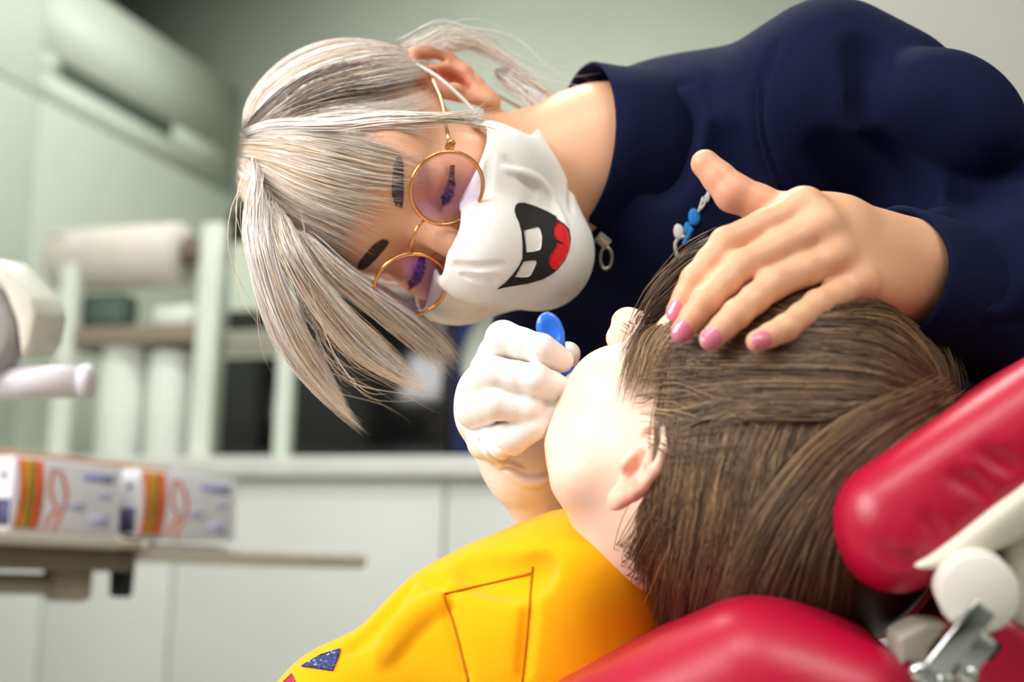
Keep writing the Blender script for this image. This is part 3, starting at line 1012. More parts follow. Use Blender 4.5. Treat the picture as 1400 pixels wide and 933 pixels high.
# folds
jo = list(jacket_ops)
for pts, r, dp in [
    ([(1035, 120), (1040, 190), (1065, 260), (1100, 310)], .0022, .7),
    ([(1060, 60), (1042, 110), (1036, 150)], .0022, .7),
    ([(872, 125), (905, 118), (950, 112)], .0018, .6),
    ([(968, 100), (975, 140), (985, 165)], .0018, .6),
    ([(1215, 180), (1235, 230), (1228, 290)], .010, .35),
    ([(1330, 160), (1350, 190), (1400, 215)], .010, .40),
    ([(1290, 210), (1330, 235), (1345, 290)], .010, .35),
    ([(1130, 200), (1180, 250), (1200, 280)], .009, .3),
    ([(930, 150), (915, 200), (905, 260)], .008, .25),
    ([(985, 180), (1000, 230), (1030, 270)], .007, .25),
    ([(1180, 60), (1200, 110), (1190, 160)], .008, .22),
    ([(1250, 160), (1262, 200), (1250, 250)], .008, .3),
    ([(1360, 290), (1388, 320), (1396, 370)], .006, .3),
    ([(1300, 330), (1290, 380), (1300, 440)], .005, .25),
    ([(1300, 300), (1325, 350), (1322, 420)], .007, .3),
    ([(1345, 275), (1372, 330), (1375, 400)], .007, .3),
]:
    jacket_ops += crease(pts, jo, r, r * 2.2, dp)
jacket_ops += crease([(1250, 120), (1310, 135), (1360, 180)], jo, .012, .03, .35, mode='u')
jV, jF = nets(jacket_ops, .0036)
jacket = obj('jacket', jV, jF, NAVY, dentist)

# stand collar: a slanting band open towards the head
cax = nrm(np.array((-.93, .10, .33)))
cu = nrm(np.cross(cax, (0, 0, 1.))); cv = np.cross(cax, cu)
cc = J(806, 205, 1.05)
CV = []; seg = 72
prof = [(.0615, .006), (.0625, .0075), (.0640, .006), (.0655, -.012), (.0672, -.034), (.066, -.062), (.060, -.063), (.0645, -.034), (.0610, -.012)]
for r, h in prof:
    for i in range(seg):
        t = 2 * math.pi * i / seg
        CV.append(cc + cax * h + (r + .0016 * math.sin(3 * t + h * 60)) * (math.cos(t) * cu + math.sin(t) * cv))
m = len(prof)
CF = [(j * seg + i, j * seg + (i + 1) % seg, ((j + 1) % m) * seg + (i + 1) % seg, ((j + 1) % m) * seg + i) for j in range(m) for i in range(seg)]
collar = obj('collar', np.array(CV), CF, NAVY, jacket)

# turned sleeve end round the wrist
CV = []
prof = [(.0375, -.050), (.0390, -.004), (.0400, .0035), (.0422, .0050), (.0440, .0030), (.0448, -.010), (.0462, -.050), (.0470, -.085), (.044, -.086), (.0385, -.052)]
for r, h in prof:
    for i in range(seg):
        t = 2 * math.pi * i / seg
        rr = r * (1 + .012 * math.sin(3 * t + 1) + .008 * math.sin(5 * t + h * 90)) 
        CV.append(cface + cdir * (h + .003 * math.sin(2 * t + .6)) + rr * (math.cos(t) * q1 + math.sin(t) * q2) - np.array((0, .10, 0)) * max(0, -h) * .25)
m = len(prof)
CF = [(j * seg + i, j * seg + (i + 1) % seg, ((j + 1) % m) * seg + (i + 1) % seg, ((j + 1) % m) * seg + i) for j in range(m) for i in range(seg)]
obj('cuff', np.array(CV), CF, NAVY, jacket)

# zip slider hanging from the collar front
STEEL = plain('worn_nickel', 'b9b2a4', .28, 1.0, bump=(300, .2))
zc, _ = march(jo, 824, 330); zc = zc[0] + np.array((0, 0, .004))
zp = MB()
zA = [W(v) - CO for v in (nrm((.75, -.6, 0)), nrm((.6, .75, .15)), (0, 0, 1.))]
zp.box(W(zc), zA, (-.0055, -.004, -.002), (.0055, .004, .0035), .001)
zp.box(W(zc + np.array((0, -.001, .004))), zA, (-.0035, -.0015, -.002), (.0035, .0015, .0012), .0006)
ringp = [W(zc + np.array((.0022 + .0042 * math.sin(t) , -.0125 + .0078 * math.cos(t), .002))) for t in np.linspace(0, 2 * math.pi, 33)[:-1]]
tV, tF = tube_mesh(np.array(ringp), .0012, 8, closed=True)
zp.add(tV, tF)
zp.tube([W(zc + np.array((.0005, -.001, .003))), W(zc + np.array((.002, -.006, .003)))], .0014, 8)
zp.build('zip_pull', STEEL, jacket, True)

# seams and embroidery on the chest
sm = MB()
for pts in [[(1035, 118), (1040, 190), (1065, 262), (1102, 315)]]:
    Cs = spline(pts, 30); Ps, _ = march(jo, Cs[:, 0], Cs[:, 1])
    sm.tube(W(Ps), .0007, 6)
sm.build('shoulder_seam', NAVYSEAM, jacket, True)
THREADW = fabric('white_thread', 'dcd8d6', 1200, .6); THREADB = fabric('blue_thread', '2f7fd0', 1200, .6)
def emb(name, strokes, mat, r=.0009):
    mb = MB()
    for pts, rr in strokes:
        Cs = spline(pts, 14); Ps, _ = march(jo, Cs[:, 0], Cs[:, 1])
        if rr > 3:
            mb.ball(W(Ps[7] + np.array((0, 0, .0004))), [MR @ v for v in np.eye(3)], (rr * r, rr * r * 1.5, .0012))
            continue
        mb.tube(W(Ps + np.array((0, 0, .0006))), rr * r, 8)
    return mb.build(name, mat, jacket, True)
emb('embroidered_figure', [([(926, 352), (923, 335), (928, 326), (936, 323)], 1.4), ([(927, 312), (928, 316), (928, 320)], 4.2)], THREADW)
emb('embroidered_figure', [([(948, 290), (949, 296), (949, 301)], 4.6), ([(940, 308), (941, 312), (941, 316)], 3.6), ([(946, 312), (941, 322), (935, 334)], 2.0)], THREADB)
emb('embroidered_lettering', [([(955, 290), (958, 280), (961, 270)], 1), ([(958, 286), (963, 279), (964, 272)], 1), ([(961, 276), (966, 270), (968, 262)], 1), ([(963, 270), (969, 266), (967, 276)], 1),
     ([(967, 268), (972, 258), (975, 248)], 1), ([(972, 256), (977, 248), (978, 240)], 1)], THREADW, .0008)

# --- glove on her right hand
def GL():
    t = NT('white_latex')
    b = t.bsdf(Roughness=.42)
    b.inputs['Subsurface Weight'].default_value = .15
    b.inputs['Subsurface Radius'].default_value = (1, .6, .4)
    b.inputs['Subsurface Scale'].default_value = .004
    t.l(t.ramp(t.noise(30, 4), [(.3, 'eee4dc'), (.7, 'f3ece8')]), b.inputs['Base Color'])
    t.bump(t.noise(140, 3, .6), b, .35, .0012)
    return t.m
LATEX = GL()
G = dict(
    index=[(668, 506, .896), (688, 463, .866), (740, 478, .856), (768, 493, .862)],
    middle=[(652, 532, .888), (676, 512, .854), (732, 519, .846), (773, 535, .854)],
    ring=[(648, 562, .884), (680, 551, .852), (724, 558, .850), (750, 563, .862)],
    pinky=[(664, 604, .888), (698, 600, .860), (732, 580, .852), (764, 557, .856)],
    thumb=[(712, 610, .925), (745, 560, .925), (765, 520, .915), (777, 484, .900)])
GR = dict(index=(.0120, .0106, .0092, .0075), middle=(.0120, .0104, .0094, .0078), ring=(.0115, .0102, .0090, .0076),
          pinky=(.0120, .0104, .0088, .0070), thumb=(.015, .0115, .0105, .0078))
glove_ops = [
    ('u', cone(px(672, 540, .912), px(714, 628, .920), .0225, .022), 0),
    ('u', cone(px(666, 570, .902), px(716, 640, .915), .0200, .021), .012),
    ('u', cone(px(690, 560, .920), px(735, 640, .925), .020, .022), .012),
    ('u', cone(px(718, 632, .916), px(746, 676, .930), .0235, .0250), .015),
    ('u', cone(px(746, 676, .930), px(752, 690, .935), .0255, .0268), .006),
]
for f in ('thumb', 'ring', 'middle', 'index', 'pinky'):
    P = [px(*p) for p in G[f]]; R = GR[f]
    pts = [P[0]]; rs = [R[0]]
    for i in range(3):
        pts += [(P[i] + P[i + 1]) / 2, P[i + 1]]; rs += [(R[i] + R[i + 1]) / 2 * .95, R[i + 1]]
    glove_ops.append(('u', soft_chain(pts, rs, .003), .0022))
go = list(glove_ops)
for pts in [[(650, 590), (672, 612), (700, 628)], [(655, 605), (680, 628), (712, 640)], [(690, 640), (725, 655), (770, 640)]]:
    glove_ops += crease(pts, go, .0015, .004, .6)
    glove_ops += crease([(x + 3, y + 6) for x, y in pts], go, .0012, .004, .5, mode='u')
rim = [px(752, 690, .935) + .0272 * (math.cos(t) * nrm((.97, -.2, .1)) + math.sin(t) * nrm((.02, .45, .9))) for t in np.linspace(0, 2 * math.pi, 25)]
glove_ops += chain(rim, [.0012] * 25, .001)
glV, glF = nets(glove_ops, .0012)
glove = obj('glove', glV, glF, LATEX, dentist)

# ================================================================== mask
fo = face_ops[:19]
def face_out(P):
    return field(fo, P) - .0042
core = [
    ('u', (face_out, np.min([q[1][1] for q in fo if q[0] == 'u'], 0) - .005, np.max([q[1][2] for q in fo if q[0] == 'u'], 0) + .005), 0),
    ('u', HW.cone((.012, .100, -.046), (.046, .058, -.058), .016, .020), .03),
    ('u', HW.cone((-.012, .100, -.046), (-.046, .058, -.058), .016, .020), .03),
    ('u', HW.ell((0, .030, -.040), (.064, .064, .074)), 0),
    ('u', HW.cone((0, .090, -.006), (0, .115, -.040), .010, .012), .035),
    ('u', HW.cone((0, .115, -.040), (0, .100, -.085), .012, .018), .035),
    ('u', HW.cone((0, .100, -.085), (0, .080, -.101), .018, .018), .03),
    ('u', HW.cone((.050, .012, -.074), (.012, .074, -.098), .018, .017), .03),
    ('u', HW.cone((-.050, .012, -.074), (-.012, .074, -.098), .018, .017), .03),
    ('u', HW.ell((.042, .055, -.040), (.022, .022, .026)), .03),
    ('u', HW.ell((-.042, .055, -.040), (.022, .022, .026)), .03),
]
mo = list(core)
co = list(core)
for pts, r, m_ in [([(668, 200), (662, 260), (636, 335)], .0010, 's'), ([(674, 200), (668, 260), (642, 338)], .0008, 's'), ([(622, 362), (645, 366), (690, 362)], .0014, 's'), ([(690, 215), (720, 250), (735, 262)], .0016, 's'),
                   ([(755, 190), (778, 240), (782, 290)], .0018, 's'), ([(632, 376), (655, 382), (680, 384)], .0014, 's'), ([(690, 230), (740, 250), (775, 310)], .0016, 'u')]:
    mo += crease(pts, co, r, r * 2.4, .5, mode=m_)
mask_face = list(mo)
inner = list(core)
def inner_f(P):
    return field(inner, P) + .0046
mo += [('s', (inner_f, None, None), 0)]
mo += [('i', HW.half((.22, 0, 1.0), -.0150), .002), ('i', HW.half((-.22, 0, 1.0), -.0150), .002),
       ('i', HW.half((0, -1.0, .35), -.002), .003)]
for s_ in (1, -1):
    mo += [('s', HW.ell((s_ * .094, -.022, -.054), (.056, .075, .031)), .003)]
mV, mF = nets(mo, .0013, pad=.02)
mask = thing('face_mask', "white cloth mask with a printed grin on the dentist's face", 'mask', W(HW(0, .08, -.1)))
tag(mask)
cloth = obj('mask_cloth', mV, mF, WHITECLOTH, mask)
BLACKP = plain('black_print', '1d191b', .8); REDP = plain('red_print', 'e0121c', .7); WHITEP = plain('white_print', 'efe8e4', .85)
def zz(pts): return [(680 + x / 816 * 140, 260 + y / 933 * 160) for x, y in pts]
mouth = zz([(135, 165), (142, 125), (165, 104), (210, 102), (300, 130), (400, 175), (470, 215), (470, 232), (530, 268), (570, 315), (582, 390), (570, 480), (535, 560), (480, 630), (440, 665), (360, 712), (240, 745), (90, 768), (-5, 788), (60, 740), (120, 675), (170, 605), (198, 545), (200, 450), (192, 340), (172, 260), (150, 215)])
V, F_ = decal(mouth, mask_face, .0006, 4)
grin = obj('printed_grin', V, F_, BLACKP, cloth)
V, F_ = decal(zz([(452, 300), (475, 266), (510, 275), (550, 320), (566, 390), (562, 470), (530, 545), (490, 600), (460, 632), (430, 620), (408, 570), (420, 520), (455, 470), (472, 425), (450, 360)]), mask_face, .0009, 4, smooth_poly=60)
tongue = obj('printed_tongue', V, F_, REDP, cloth)
V, F_ = decal(zz([(462, 398), (490, 412), (520, 430), (518, 438), (488, 430), (460, 410)]), mask_face, .0012, 4)
obj('printed_tongue_line', V, F_, BLACKP, cloth)
for q in ([(208, 328), (260, 315), (318, 300), (338, 325), (350, 380), (346, 450), (335, 478), (285, 492), (228, 496), (222, 430)],
          [(205, 572), (250, 564), (298, 562), (306, 578), (285, 630), (262, 672), (240, 690), (190, 692), (138, 688), (168, 632)]):
    V, F_ = decal(zz(q), mask_face, .0009, 4)
    obj('printed_tooth', V, F_, WHITEP, cloth)
# ear loops
ELASTIC = fabric('white_elastic', 'efece9', 900, .8)
def loop(s):
    """from the upper corner round the back of the ear to the lower corner"""
    P = [HW(s * .064, .034, -.038), HW(s * .074, .018, -.022), HW(s * .082, .003, .000), HW(s * .083, -.012, .016), HW(s * .082, -.030, .010), HW(s * .080, -.038, -.012),
         HW(s * .078, -.036, -.030), HW(s * .073, -.036, -.060), HW(s * .067, -.038, -.090)]
    return spline(np.array(P), 50)
for s in (1, -1):
    V, F_ = tube_mesh(loop(s), .0014, 8)
    obj('ear_loop', V, F_, ELASTIC, mask)

# ================================================================== glasses
GOLD = plain('gold_metal', 'd9a066', .22, 1.0)
def lens_mat():
    t = NT('coated_lens')
    tr = t.n('ShaderNodeBsdfTransparent'); tr.inputs[0].default_value = lin('fbf6fb')
    gl = t.n('ShaderNodeBsdfGlossy'); gl.inputs['Color'].default_value = lin('8a4dff'); gl.inputs['Roughness'].default_value = .02
    lw = t.n('ShaderNodeLayerWeight', inp={'Blend': .28})
    ad = t.n('ShaderNodeMath', operation='ADD', inp={1: .08}); t.l(lw.outputs['Facing'], ad.inputs[0])
    mu = t.n('ShaderNodeMath', operation='MULTIPLY', inp={1: .24}); t.l(ad.outputs[0], mu.inputs[0])
    m = t.n('ShaderNodeMixShader'); t.l(mu.outputs[0], m.inputs[0]); t.l(tr.outputs[0], m.inputs[1]); t.l(gl.outputs[0], m.inputs[2])
    t.l(m.outputs[0], t.out.inputs[0])
    return t.m
LENS = lens_mat()
glasses = thing('eyeglasses', "round gold wire glasses on the dentist's face above her mask", 'glasses', W(HW(0, .10, -.01)))
LC = {}
for s in (1, -1):
    c = HW(s * .0365, .104, -.006)
    nl = nrm(HW.A.T @ np.array((s * .10, 1, -.10)))
    a = nrm(np.cross(nl, Uw)); b = np.cross(nl, a)
    LC[s] = (c, nl, a, b)
    ring = np.array([c + .0248 * (math.cos(t) * a + math.sin(t) * b) for t in np.linspace(0, 2 * math.pi, 73)[:-1]])
    V, F_ = tube_mesh(ring, .00135, 10, closed=True)
    rim_o = obj('rim', V, F_, GOLD, glasses)
    V = []; F_ = []
    nr = 9; sg = 48
    for lay in (0, 1):
        for j in range(nr):
            r = .0242 * j / (nr - 1)
            for i in range(sg):
                t = 2 * math.pi * i / sg
                V.append(c + r * (math.cos(t) * a + math.sin(t) * b) + nl * (.0016 - 3.2 * r * r - lay * .0010))
    for lay in (0, 1):
        o0 = lay * nr * sg
        for j in range(nr - 1):
            for i in range(sg):
                q = (o0 + j * sg + i, o0 + j * sg + (i + 1) % sg, o0 + (j + 1) * sg + (i + 1) % sg, o0 + (j + 1) * sg + i)
                F_.append(q if lay == 0 else q[::-1])
    for i in range(sg):
        F_.append(((nr - 1) * sg + i, (nr - 1) * sg + (i + 1) % sg, (2 * nr - 1) * sg + (i + 1) % sg, (2 * nr - 1) * sg + i))
    obj('lens', np.array(V), F_, LENS, glasses)
    hinge = HW(s * .0625, .1005, .000)
    tp = spline([hinge, HW(s * .070, .092, .004), HW(s * .077, .045, .003), HW(s * .080, .0, .004), HW(s * .080, -.018, .000), HW(s * .077, -.030, -.018)], 40)
    V, F_ = tube_mesh(tp, .0013, 8)
    tmp = obj('temple', V, F_, GOLD, glasses)
    hb = MB(); hb.box(W(HW(s * .0635, .0995, .001)), [W(HW.A[i]) - CO for i in range(3)], (-.003, -.003, -.0025), (.004, .003, .0025), .0008)
    hb.build('hinge', GOLD, tmp, True)
    # nose pad on its wire
    V, F_ = tube_mesh(spline([HW(s * .014, .103, -.012), HW(s * .011, .099, -.016), HW(s * .0105, .098, -.020)], 10), .0006, 6)
    pad = obj('pad_arm', V, F_, GOLD, glasses)
V, F_ = tube_mesh(spline([HW(.0125, .104, .001), HW(.006, .109, .005), HW(-.006, .109, .005), HW(-.0125, .104, .001)], 24), .0011, 8)
obj('bridge', V, F_, GOLD, glasses)

# ================================================================== dental mirror
BLUE = plain('blue_plastic', '2f6fe0', .25, coat=.4)
mirror = thing('mouth_mirror', "blue plastic mouth mirror in the gloved hand, its handle end up", 'dental mirror', at(765, 470, .895))
mm = [('u', ell(px(752, 452, .884), (.0085, .0120, .0035), [nrm((.95, .3, 0)), nrm((-.3, .95, .0)), (0, 0, 1)]), 0),
      ('u', cone(px(758, 462, .884), px(769, 487, .887), .0042, .0030), .006),
      ('u', cone(px(769, 487, .887), px(778, 512, .892), .0030, .0040), .003),
      ('u', cone(px(778, 512, .892), px(796, 524, .902), .0042, .0036), .004),
      ('s', ell(px(752, 452, .8795), (.0068, .0100, .0022), [nrm((.95, .3, 0)), nrm((-.3, .95, .0)), (0, 0, 1)]), .001)]
V, F_ = nets(mm, .0006)
obj('handle', V, F_, BLUE, mirror)
V, F_ = tube_mesh(np.array([px(796, 524, .902), px(806, 528, .906), px(820, 534, .913)]), .0022, 10)
obj('neck', V, F_, BLUE, mirror)
hd = MB(); hd.lathe(W(px(826, 538, .917)), MR @ nrm((.3, .5, -.8)), [(.002, -.002), (.010, -.002), (.0108, 0), (.010, .002), (.002, .002)], 28)
hd.build('mirror_head', plain('mirror_glass', 'd8dde2', .04, 1.0), mirror, True)
# ================================================================== dental chair
def leather():
    t = NT('raspberry_leather')
    b = t.bsdf(Roughness=.36)
    b.inputs['Specular IOR Level'].default_value = .45
    t.l(t.ramp(t.noise(7, 4), [(.3, 'a6052b'), (.7, 'b40833')]), b.inputs['Base Color'])
    t.bump(t.noise(420, 4), b, .18, .0008)
    return t.m
RED = leather()
CREAM = plain('cream_plastic', 'cfcab8', .4)
IVORY = plain('ivory_plastic', 'd8d2ca', .35)
CHROME = plain('chrome', 'd0d2d4', .12, 1.0, noise=(30, 0))
BRACK = plain('grey_painted_metal', '8f8a7e', .5)
BLKM = plain('black_rubber', '121213', .5)
chair = thing('dental_chair', 'raspberry red leather dental chair under the child, cream joint behind its headrest', 'dental chair', np.array([W(px(1100, 1500, .9))[0], W(px(1100, 1500, .9))[1], 0.0]))
DZ = np.array((0, 0, 1.))
ax1 = nrm(np.array((235, 160, 0.)))
pn = np.array((-ax1[1], ax1[0], 0))
c0 = px(1252, 702, .660); c1 = px(1530, 520, .660)
dep = nrm(np.array((.08, -.165, -1)))
hr = []
def slab(a, b, half_t, near, far, r, k=0, mode='u'):
    """padded slab whose section runs from a to b and which is as deep as near..far"""
    u = nrm(b - a); w = nrm(np.cross(u, dep)); w = nrm(np.cross(dep, u))
    mid = (a + b) / 2 + dep * (near + far) / 2
    return (mode, rbox(mid, np.array((np.linalg.norm(b - a) / 2 + half_t, half_t, (far - near) / 2)), r, [u, w, nrm(np.cross(u, w))]), k)
hr.append(slab(c0, c1, .030, .0, .30, .0285))
hr.append(slab(px(1238, 755, .665), px(1275, 735, .665), .014, .0, .25, .0139, .02))
ho = list(hr)
for pts, r in [([(1265, 705), (1278, 722), (1290, 742)], .002), ([(1300, 650), (1330, 662), (1352, 682)], .0025), ([(1345, 618), (1370, 632), (1390, 645)], .0025), ([(1200, 740), (1225, 765), (1262, 770)], .002)]:
    hr += crease(pts, ho, r, r * 2, .2)
V, F_ = nets(hr, .0028)
headrest = obj('headrest', V, F_, RED, chair)
# cream shell under the headrest
sh_ = MB()
E = [MR @ v for v in (np.array((1., 0, 0)), np.array((0, 1., 0)), np.array((0, 0, 1.)))]
def pp(pts, d): return [((x - 700) / FPX * d, (466.5 - y) / FPX * d) for x, y in pts]
sh_.prism(CO, E, pp([(1250, 780), (1300, 746), (1410, 664), (1470, 622), (1480, 690), (1400, 742), (1340, 766), (1300, 782)], .652), -.94, -.652, .004)
sh_.build('headrest_shell', CREAM, chair)
# joint drum and its lever
jd = MB()
jo_ = W(px(1338, 812, .630)); jax = MR @ nrm(np.array((-.22, .02, 1.)))
jd.lathe(jo_, jax, [(.001, .004), (.0155, .004), (.0170, .003), (.0178, .000), (.0178, -.060), (.010, -.061)], 48)
drum = jd.build('joint_drum', IVORY, chair, True)
dm = drum.modifiers.new('edges', 'EDGE_SPLIT'); dm.split_angle = .6
cb = MB(); cb.prism(CO, E, pp([(1375, 742), (1420, 716), (1450, 800), (1430, 870), (1385, 858)], .660), -.86, -.660, .006)
cb.build('joint_housing', CREAM, chair)
lv = MB()
la = [nrm(MR @ v) for v in (np.array((.62, .78, 0)), np.array((-.78, .62, 0)), np.array((0, 0, 1.)))]
lv.box(W(px(1312, 874, .615)), la, (-.018, -.0055, -.002), (.018, .0055, .002), .001)
lever = lv.build('lever', CHROME, chair)
lk = MB()
lk.box(W(px(1318, 890, .620)), la, (-.012, -.010, -.010), (.012, .010, .004), .003)
lk.box(W(px(1300, 915, .620)), la, (-.02, -.004, -.006), (.006, .004, .004), .002)
lk.build('lever_block', CHROME, chair)
bolt = MB()
for x, y in ((1256, 918), (1268, 928), (1323, 922), (1290, 930)):
    b_ = MB(); b_.lathe(W(px(x, y, .620)), MR @ np.array((0, .1, 1.)), [(.0005, .0055), (.0025, .005), (.0042, .0035), (.0045, 0), (.0045, -.01)], 20)
    b_.build('bolt', CHROME, chair, True)
bk = MB(); bk.box(W(px(1338, 872, .635)), la, (-.006, -.010, -.004), (.004, .012, .004), .001)
bk.build('lever_clamp', BLKM, chair)
# bracket plate
br = MB(); br.prism(CO, E, pp([(1228, 872), (1265, 853), (1300, 855), (1340, 890), (1380, 940), (1400, 1000), (1240, 1000)], .665), -.69, -.665, .003)
br.build('bracket', BRACK, chair)
# back cushion
bc = [slab(px(1098, 932, .645), px(840, 1062, .660), .0450, .0, .34, .0445),
      slab(px(1150, 945, .645), px(1205, 1010, .645), .034, .0, .34, .033, .04)]
V, F_ = nets(bc, .0028)
obj('back_cushion', V, F_, RED, chair)
# rear roll between back and headrest, and the cushion at the far right
rr = [slab(px(1170, 842, .80), px(1330, 810, .80), .0165, .0, .14, .0160)]
V, F_ = nets(rr, .0025)
obj('neck_roll', V, F_, RED, chair)
r2 = [slab(px(1372, 900, .660), px(1500, 1010, .660), .022, .0, .10, .012)]
V, F_ = nets(r2, .0025)
obj('arm_cushion', V, F_, RED, chair)
# column and base, below the picture
cbm = MB()
fx = W(px(1050, 1400, 1.0))
cbm.box((fx[0], fx[1] + .15, 0), np.eye(3), (-.28, -.25, 0), (.28, .35, .06), .02)
cbm.build('base', CREAM, chair)
cbm = MB(); cbm.box((fx[0], fx[1] + .15, 0), np.eye(3), (-.09, -.1, .05), (.09, .1, .30), .02)
cbm.build('column', CREAM, chair)
# ================================================================== the room
YAW = math.radians(18.5)
e1 = np.array((math.cos(YAW), -math.sin(YAW), 0)); e2 = np.array((math.sin(YAW), math.cos(YAW), 0)); ez = np.array((0, 0, 1.))
ROOM = [e1, e2, ez]
def onplane(x, y, p0, n):
    """where the line of sight through (x, y) meets a plane"""
    d = MR @ np.array(((x - 700) / FPX, (466.5 - y) / FPX, -1.))
    t = ((np.asarray(p0) - CO) @ n) / (d @ n)
    return CO + d * t
WALLP = plain('pale_green_wall_paint', 'cdd3c6', .8, noise=(3, 0), vary=.03, bump=(160, .08))
CEIL = plain('ceiling_paint', 'dcdcd4', .9, noise=(3, 0), vary=.02)
FLOORM = plain('grey_vinyl', 'a8a6a0', .5, noise=(8, 0))
LAM = plain('white_laminate', 'cfcfcc', .45, noise=(5, 0), vary=.02)
LAMG = plain('pale_green_laminate', 'c4cbbe', .5, noise=(4, 0), vary=.03)
TOPM = plain('light_worktop', 'cfcecb', .4)
DARK = plain('dark_plinth_grey', '4a4f48', .7)  # dark grey of the cabinet plinths
WARMW = plain('warm_grey_panel', 'aaa7a2', .6, noise=(3, 0), vary=.02)
origin = onplane(480, 632, (0, 3.25, 0), np.array((0, 1., 0)))       # a point on the worktop's front edge
ox, oy = origin[0], origin[1]
O = np.array((ox, oy, 0.))
def loc(w): 
    q = np.asarray(w) - O
    return np.array((q @ e1, q @ e2, q[2]))
def hit(x, y, depth=0.):
    """room coordinates (along, back, up) of a pixel on the plane `depth` behind the worktop edge"""
    return loc(onplane(x, y, O + e2 * depth, e2))
ctr_z = hit(480, 626)[2]
BK = 1.55
LX = hit(325, 200, BK)[0]       # left wall
RX = 3.2; FR_ = -5.6; CH = 3.0
def room_box(name, mat, lo, hi, bevel=0, parent=None):
    mb = MB(); mb.box(O, ROOM, lo, hi, bevel)
    return mb.build(name, mat, parent)
def structure(o): o['kind'] = 'structure'; return o
LXW = LX - .55
structure(room_box('floor', FLOORM, (LXW - .1, FR_ - .1, -.1), (RX + .1, BK + .1, 0)))
structure(room_box('ceiling', CEIL, (LXW - .1, FR_ - .1, CH), (RX + .1, BK + .1, CH + .1)))
structure(room_box('wall_back', WALLP, (LXW - .1, BK, 0), (RX + .1, BK + .1, CH)))
structure(room_box('wall_left', WALLP, (LXW - .1, FR_, 0), (LXW, BK, CH)))
structure(room_box('wall_right', WALLP, (RX, FR_, 0), (RX + .1, BK, CH)))
structure(room_box('wall_front', WALLP, (LXW, FR_ - .1, 0), (RX, FR_, CH)))
def A(x, y, dp): return hit(x, y, dp)[0]
def Z(x, y, dp): return hit(x, y, dp)[2]
def Rw(a, b, z): return O + a * e1 + b * e2 + z * ez
def rthing(name, label, cat, a, b, z, group=None): return thing(name, label, cat, Rw(a, b, z), group)
def rbox_(name, mat, lo, hi, bevel=.004, parent=None):
    mb = MB(); mb.box(O, ROOM, lo, hi, bevel); return mb.build(name, mat, parent)

pr0 = A(1105, 6, -.55)
# --- worktop and base cabinets
wt_top = Z(480, 624, 0); wt_bot = Z(480, 652, 0)
o = rbox_('worktop', TOPM, (LX + .004, 0., wt_bot), (pr0 - .012, .62, wt_top), .004)
tag(o, 'long pale grey worktop running behind the dentist under the black appliances', 'worktop')
gaps = [LX + .004, A(62, 760, .02), A(237, 760, .02), A(605, 760, .02)]
w_ = gaps[3] - gaps[2]
gaps += [gaps[3] + w_, gaps[3] + 2 * w_]
cab_lab = ['white base cabinet at the far left end of the worktop, behind the tray', 'white base cabinet seen under the tray arm with the black knob', 'white base cabinet with a wide plain door between tray and yellow sweater',
           'white base cabinet whose door edge shows just left of the gloved hand', 'white base cabinet hidden mostly behind the red chair']
for i in range(5):
    a0, a1 = gaps[i], gaps[i + 1]
    if i == 4 : continue
    t = rthing('base_cabinet', cab_lab[i], 'cabinet', (a0 + a1) / 2, .3, 0, 'white base cabinets under the worktop')
    rbox_('body', LAM, (a0 + .001, .045, .10), (a1 - .001, .60, wt_bot - .001), .001, t)
    rbox_('door', LAM, (a0 + .003, .022, .12), (a1 - .003, .043, wt_bot - .016), .003, t)
    rbox_('plinth', DARK, (a0 + .001, .09, .0), (a1 - .001, .12, .10), .001, t)

# --- tall cabinet along the left, its front facing into the room
tc_top = Z(325, 125, BK)
def hitL(x, y):
    return loc(onplane(x, y, O + e1 * LX, e1))
tc = rthing('tall_cabinet', 'tall pale green cabinet along the left wall with a dark recessed slot near its top', 'cabinet', LX - .3, -1., 0)
rbox_('body', LAMG, (LXW + .002, -2.6, 0.0), (LX - .022, BK - .003, tc_top), .004, tc)
s0, s1 = hitL(82, 108), hitL(240, 172)
ed = hitL(42, 300)
zs = hitL(147, 178)[2]
dy = [-2.6, ed[1], BK - .003]
zsl = hitL(160, 137)[2]; hsl = abs(hitL(160, 124)[2] - hitL(160, 150)[2]) / 2
for j in range(2):
    y0, y1 = dy[j] + .003, dy[j + 1] - .003
    rbox_('door', LAMG, (LX - .022, y0, .02), (LX, y1, zs - .004), .003, tc)
    if j == 0:
        rbox_('upper_door', LAMG, (LX - .022, y0, zs + .004), (LX, y1, tc_top), .003, tc)
    else:
        mb = MB()
        for lo, hi in (((LX - .022, y0, zs + .004), (LX, y1, zsl - hsl)), ((LX - .022, y0, zsl + hsl), (LX, y1, tc_top)),
                       ((LX - .022, y0, zsl - hsl), (LX, s0[1], zsl + hsl)), ((LX - .022, s1[1], zsl - hsl), (LX, y1, zsl + hsl))):
            mb.box(O, ROOM, lo, hi, .0)
        mb.build('upper_door', LAMG, tc)
rbox_('slot_grille', plain('dark_green_grille', '4d574c', .7), (LX - .020, s0[1], zsl - hsl), (LX - .012, s1[1], zsl + hsl), .001, tc)

# --- tall warm grey panel behind the shoulder at the right
pr0 = A(1105, 6, -.55)
tp_ = rthing('tall_cupboard', 'tall warm grey cupboard behind the dentist at the right', 'cupboard', pr0 + .5, -.2, 0)
rbox_('body', WARMW, (pr0 + .004, -.53, 0), (pr0 + 1.0, BK - .003, CH - .004), .003, tp_)
rbox_('door', WARMW, (pr0 + .010, -.555, .05), (pr0 + .99, -.532, CH - .02), .003, tp_)
rbox_('edge_strip', plain('steel_edge', '73716c', .4, .6), (pr0 - .008, -.556, 0), (pr0 + .004, -.50, CH - .01), .001, tp_)

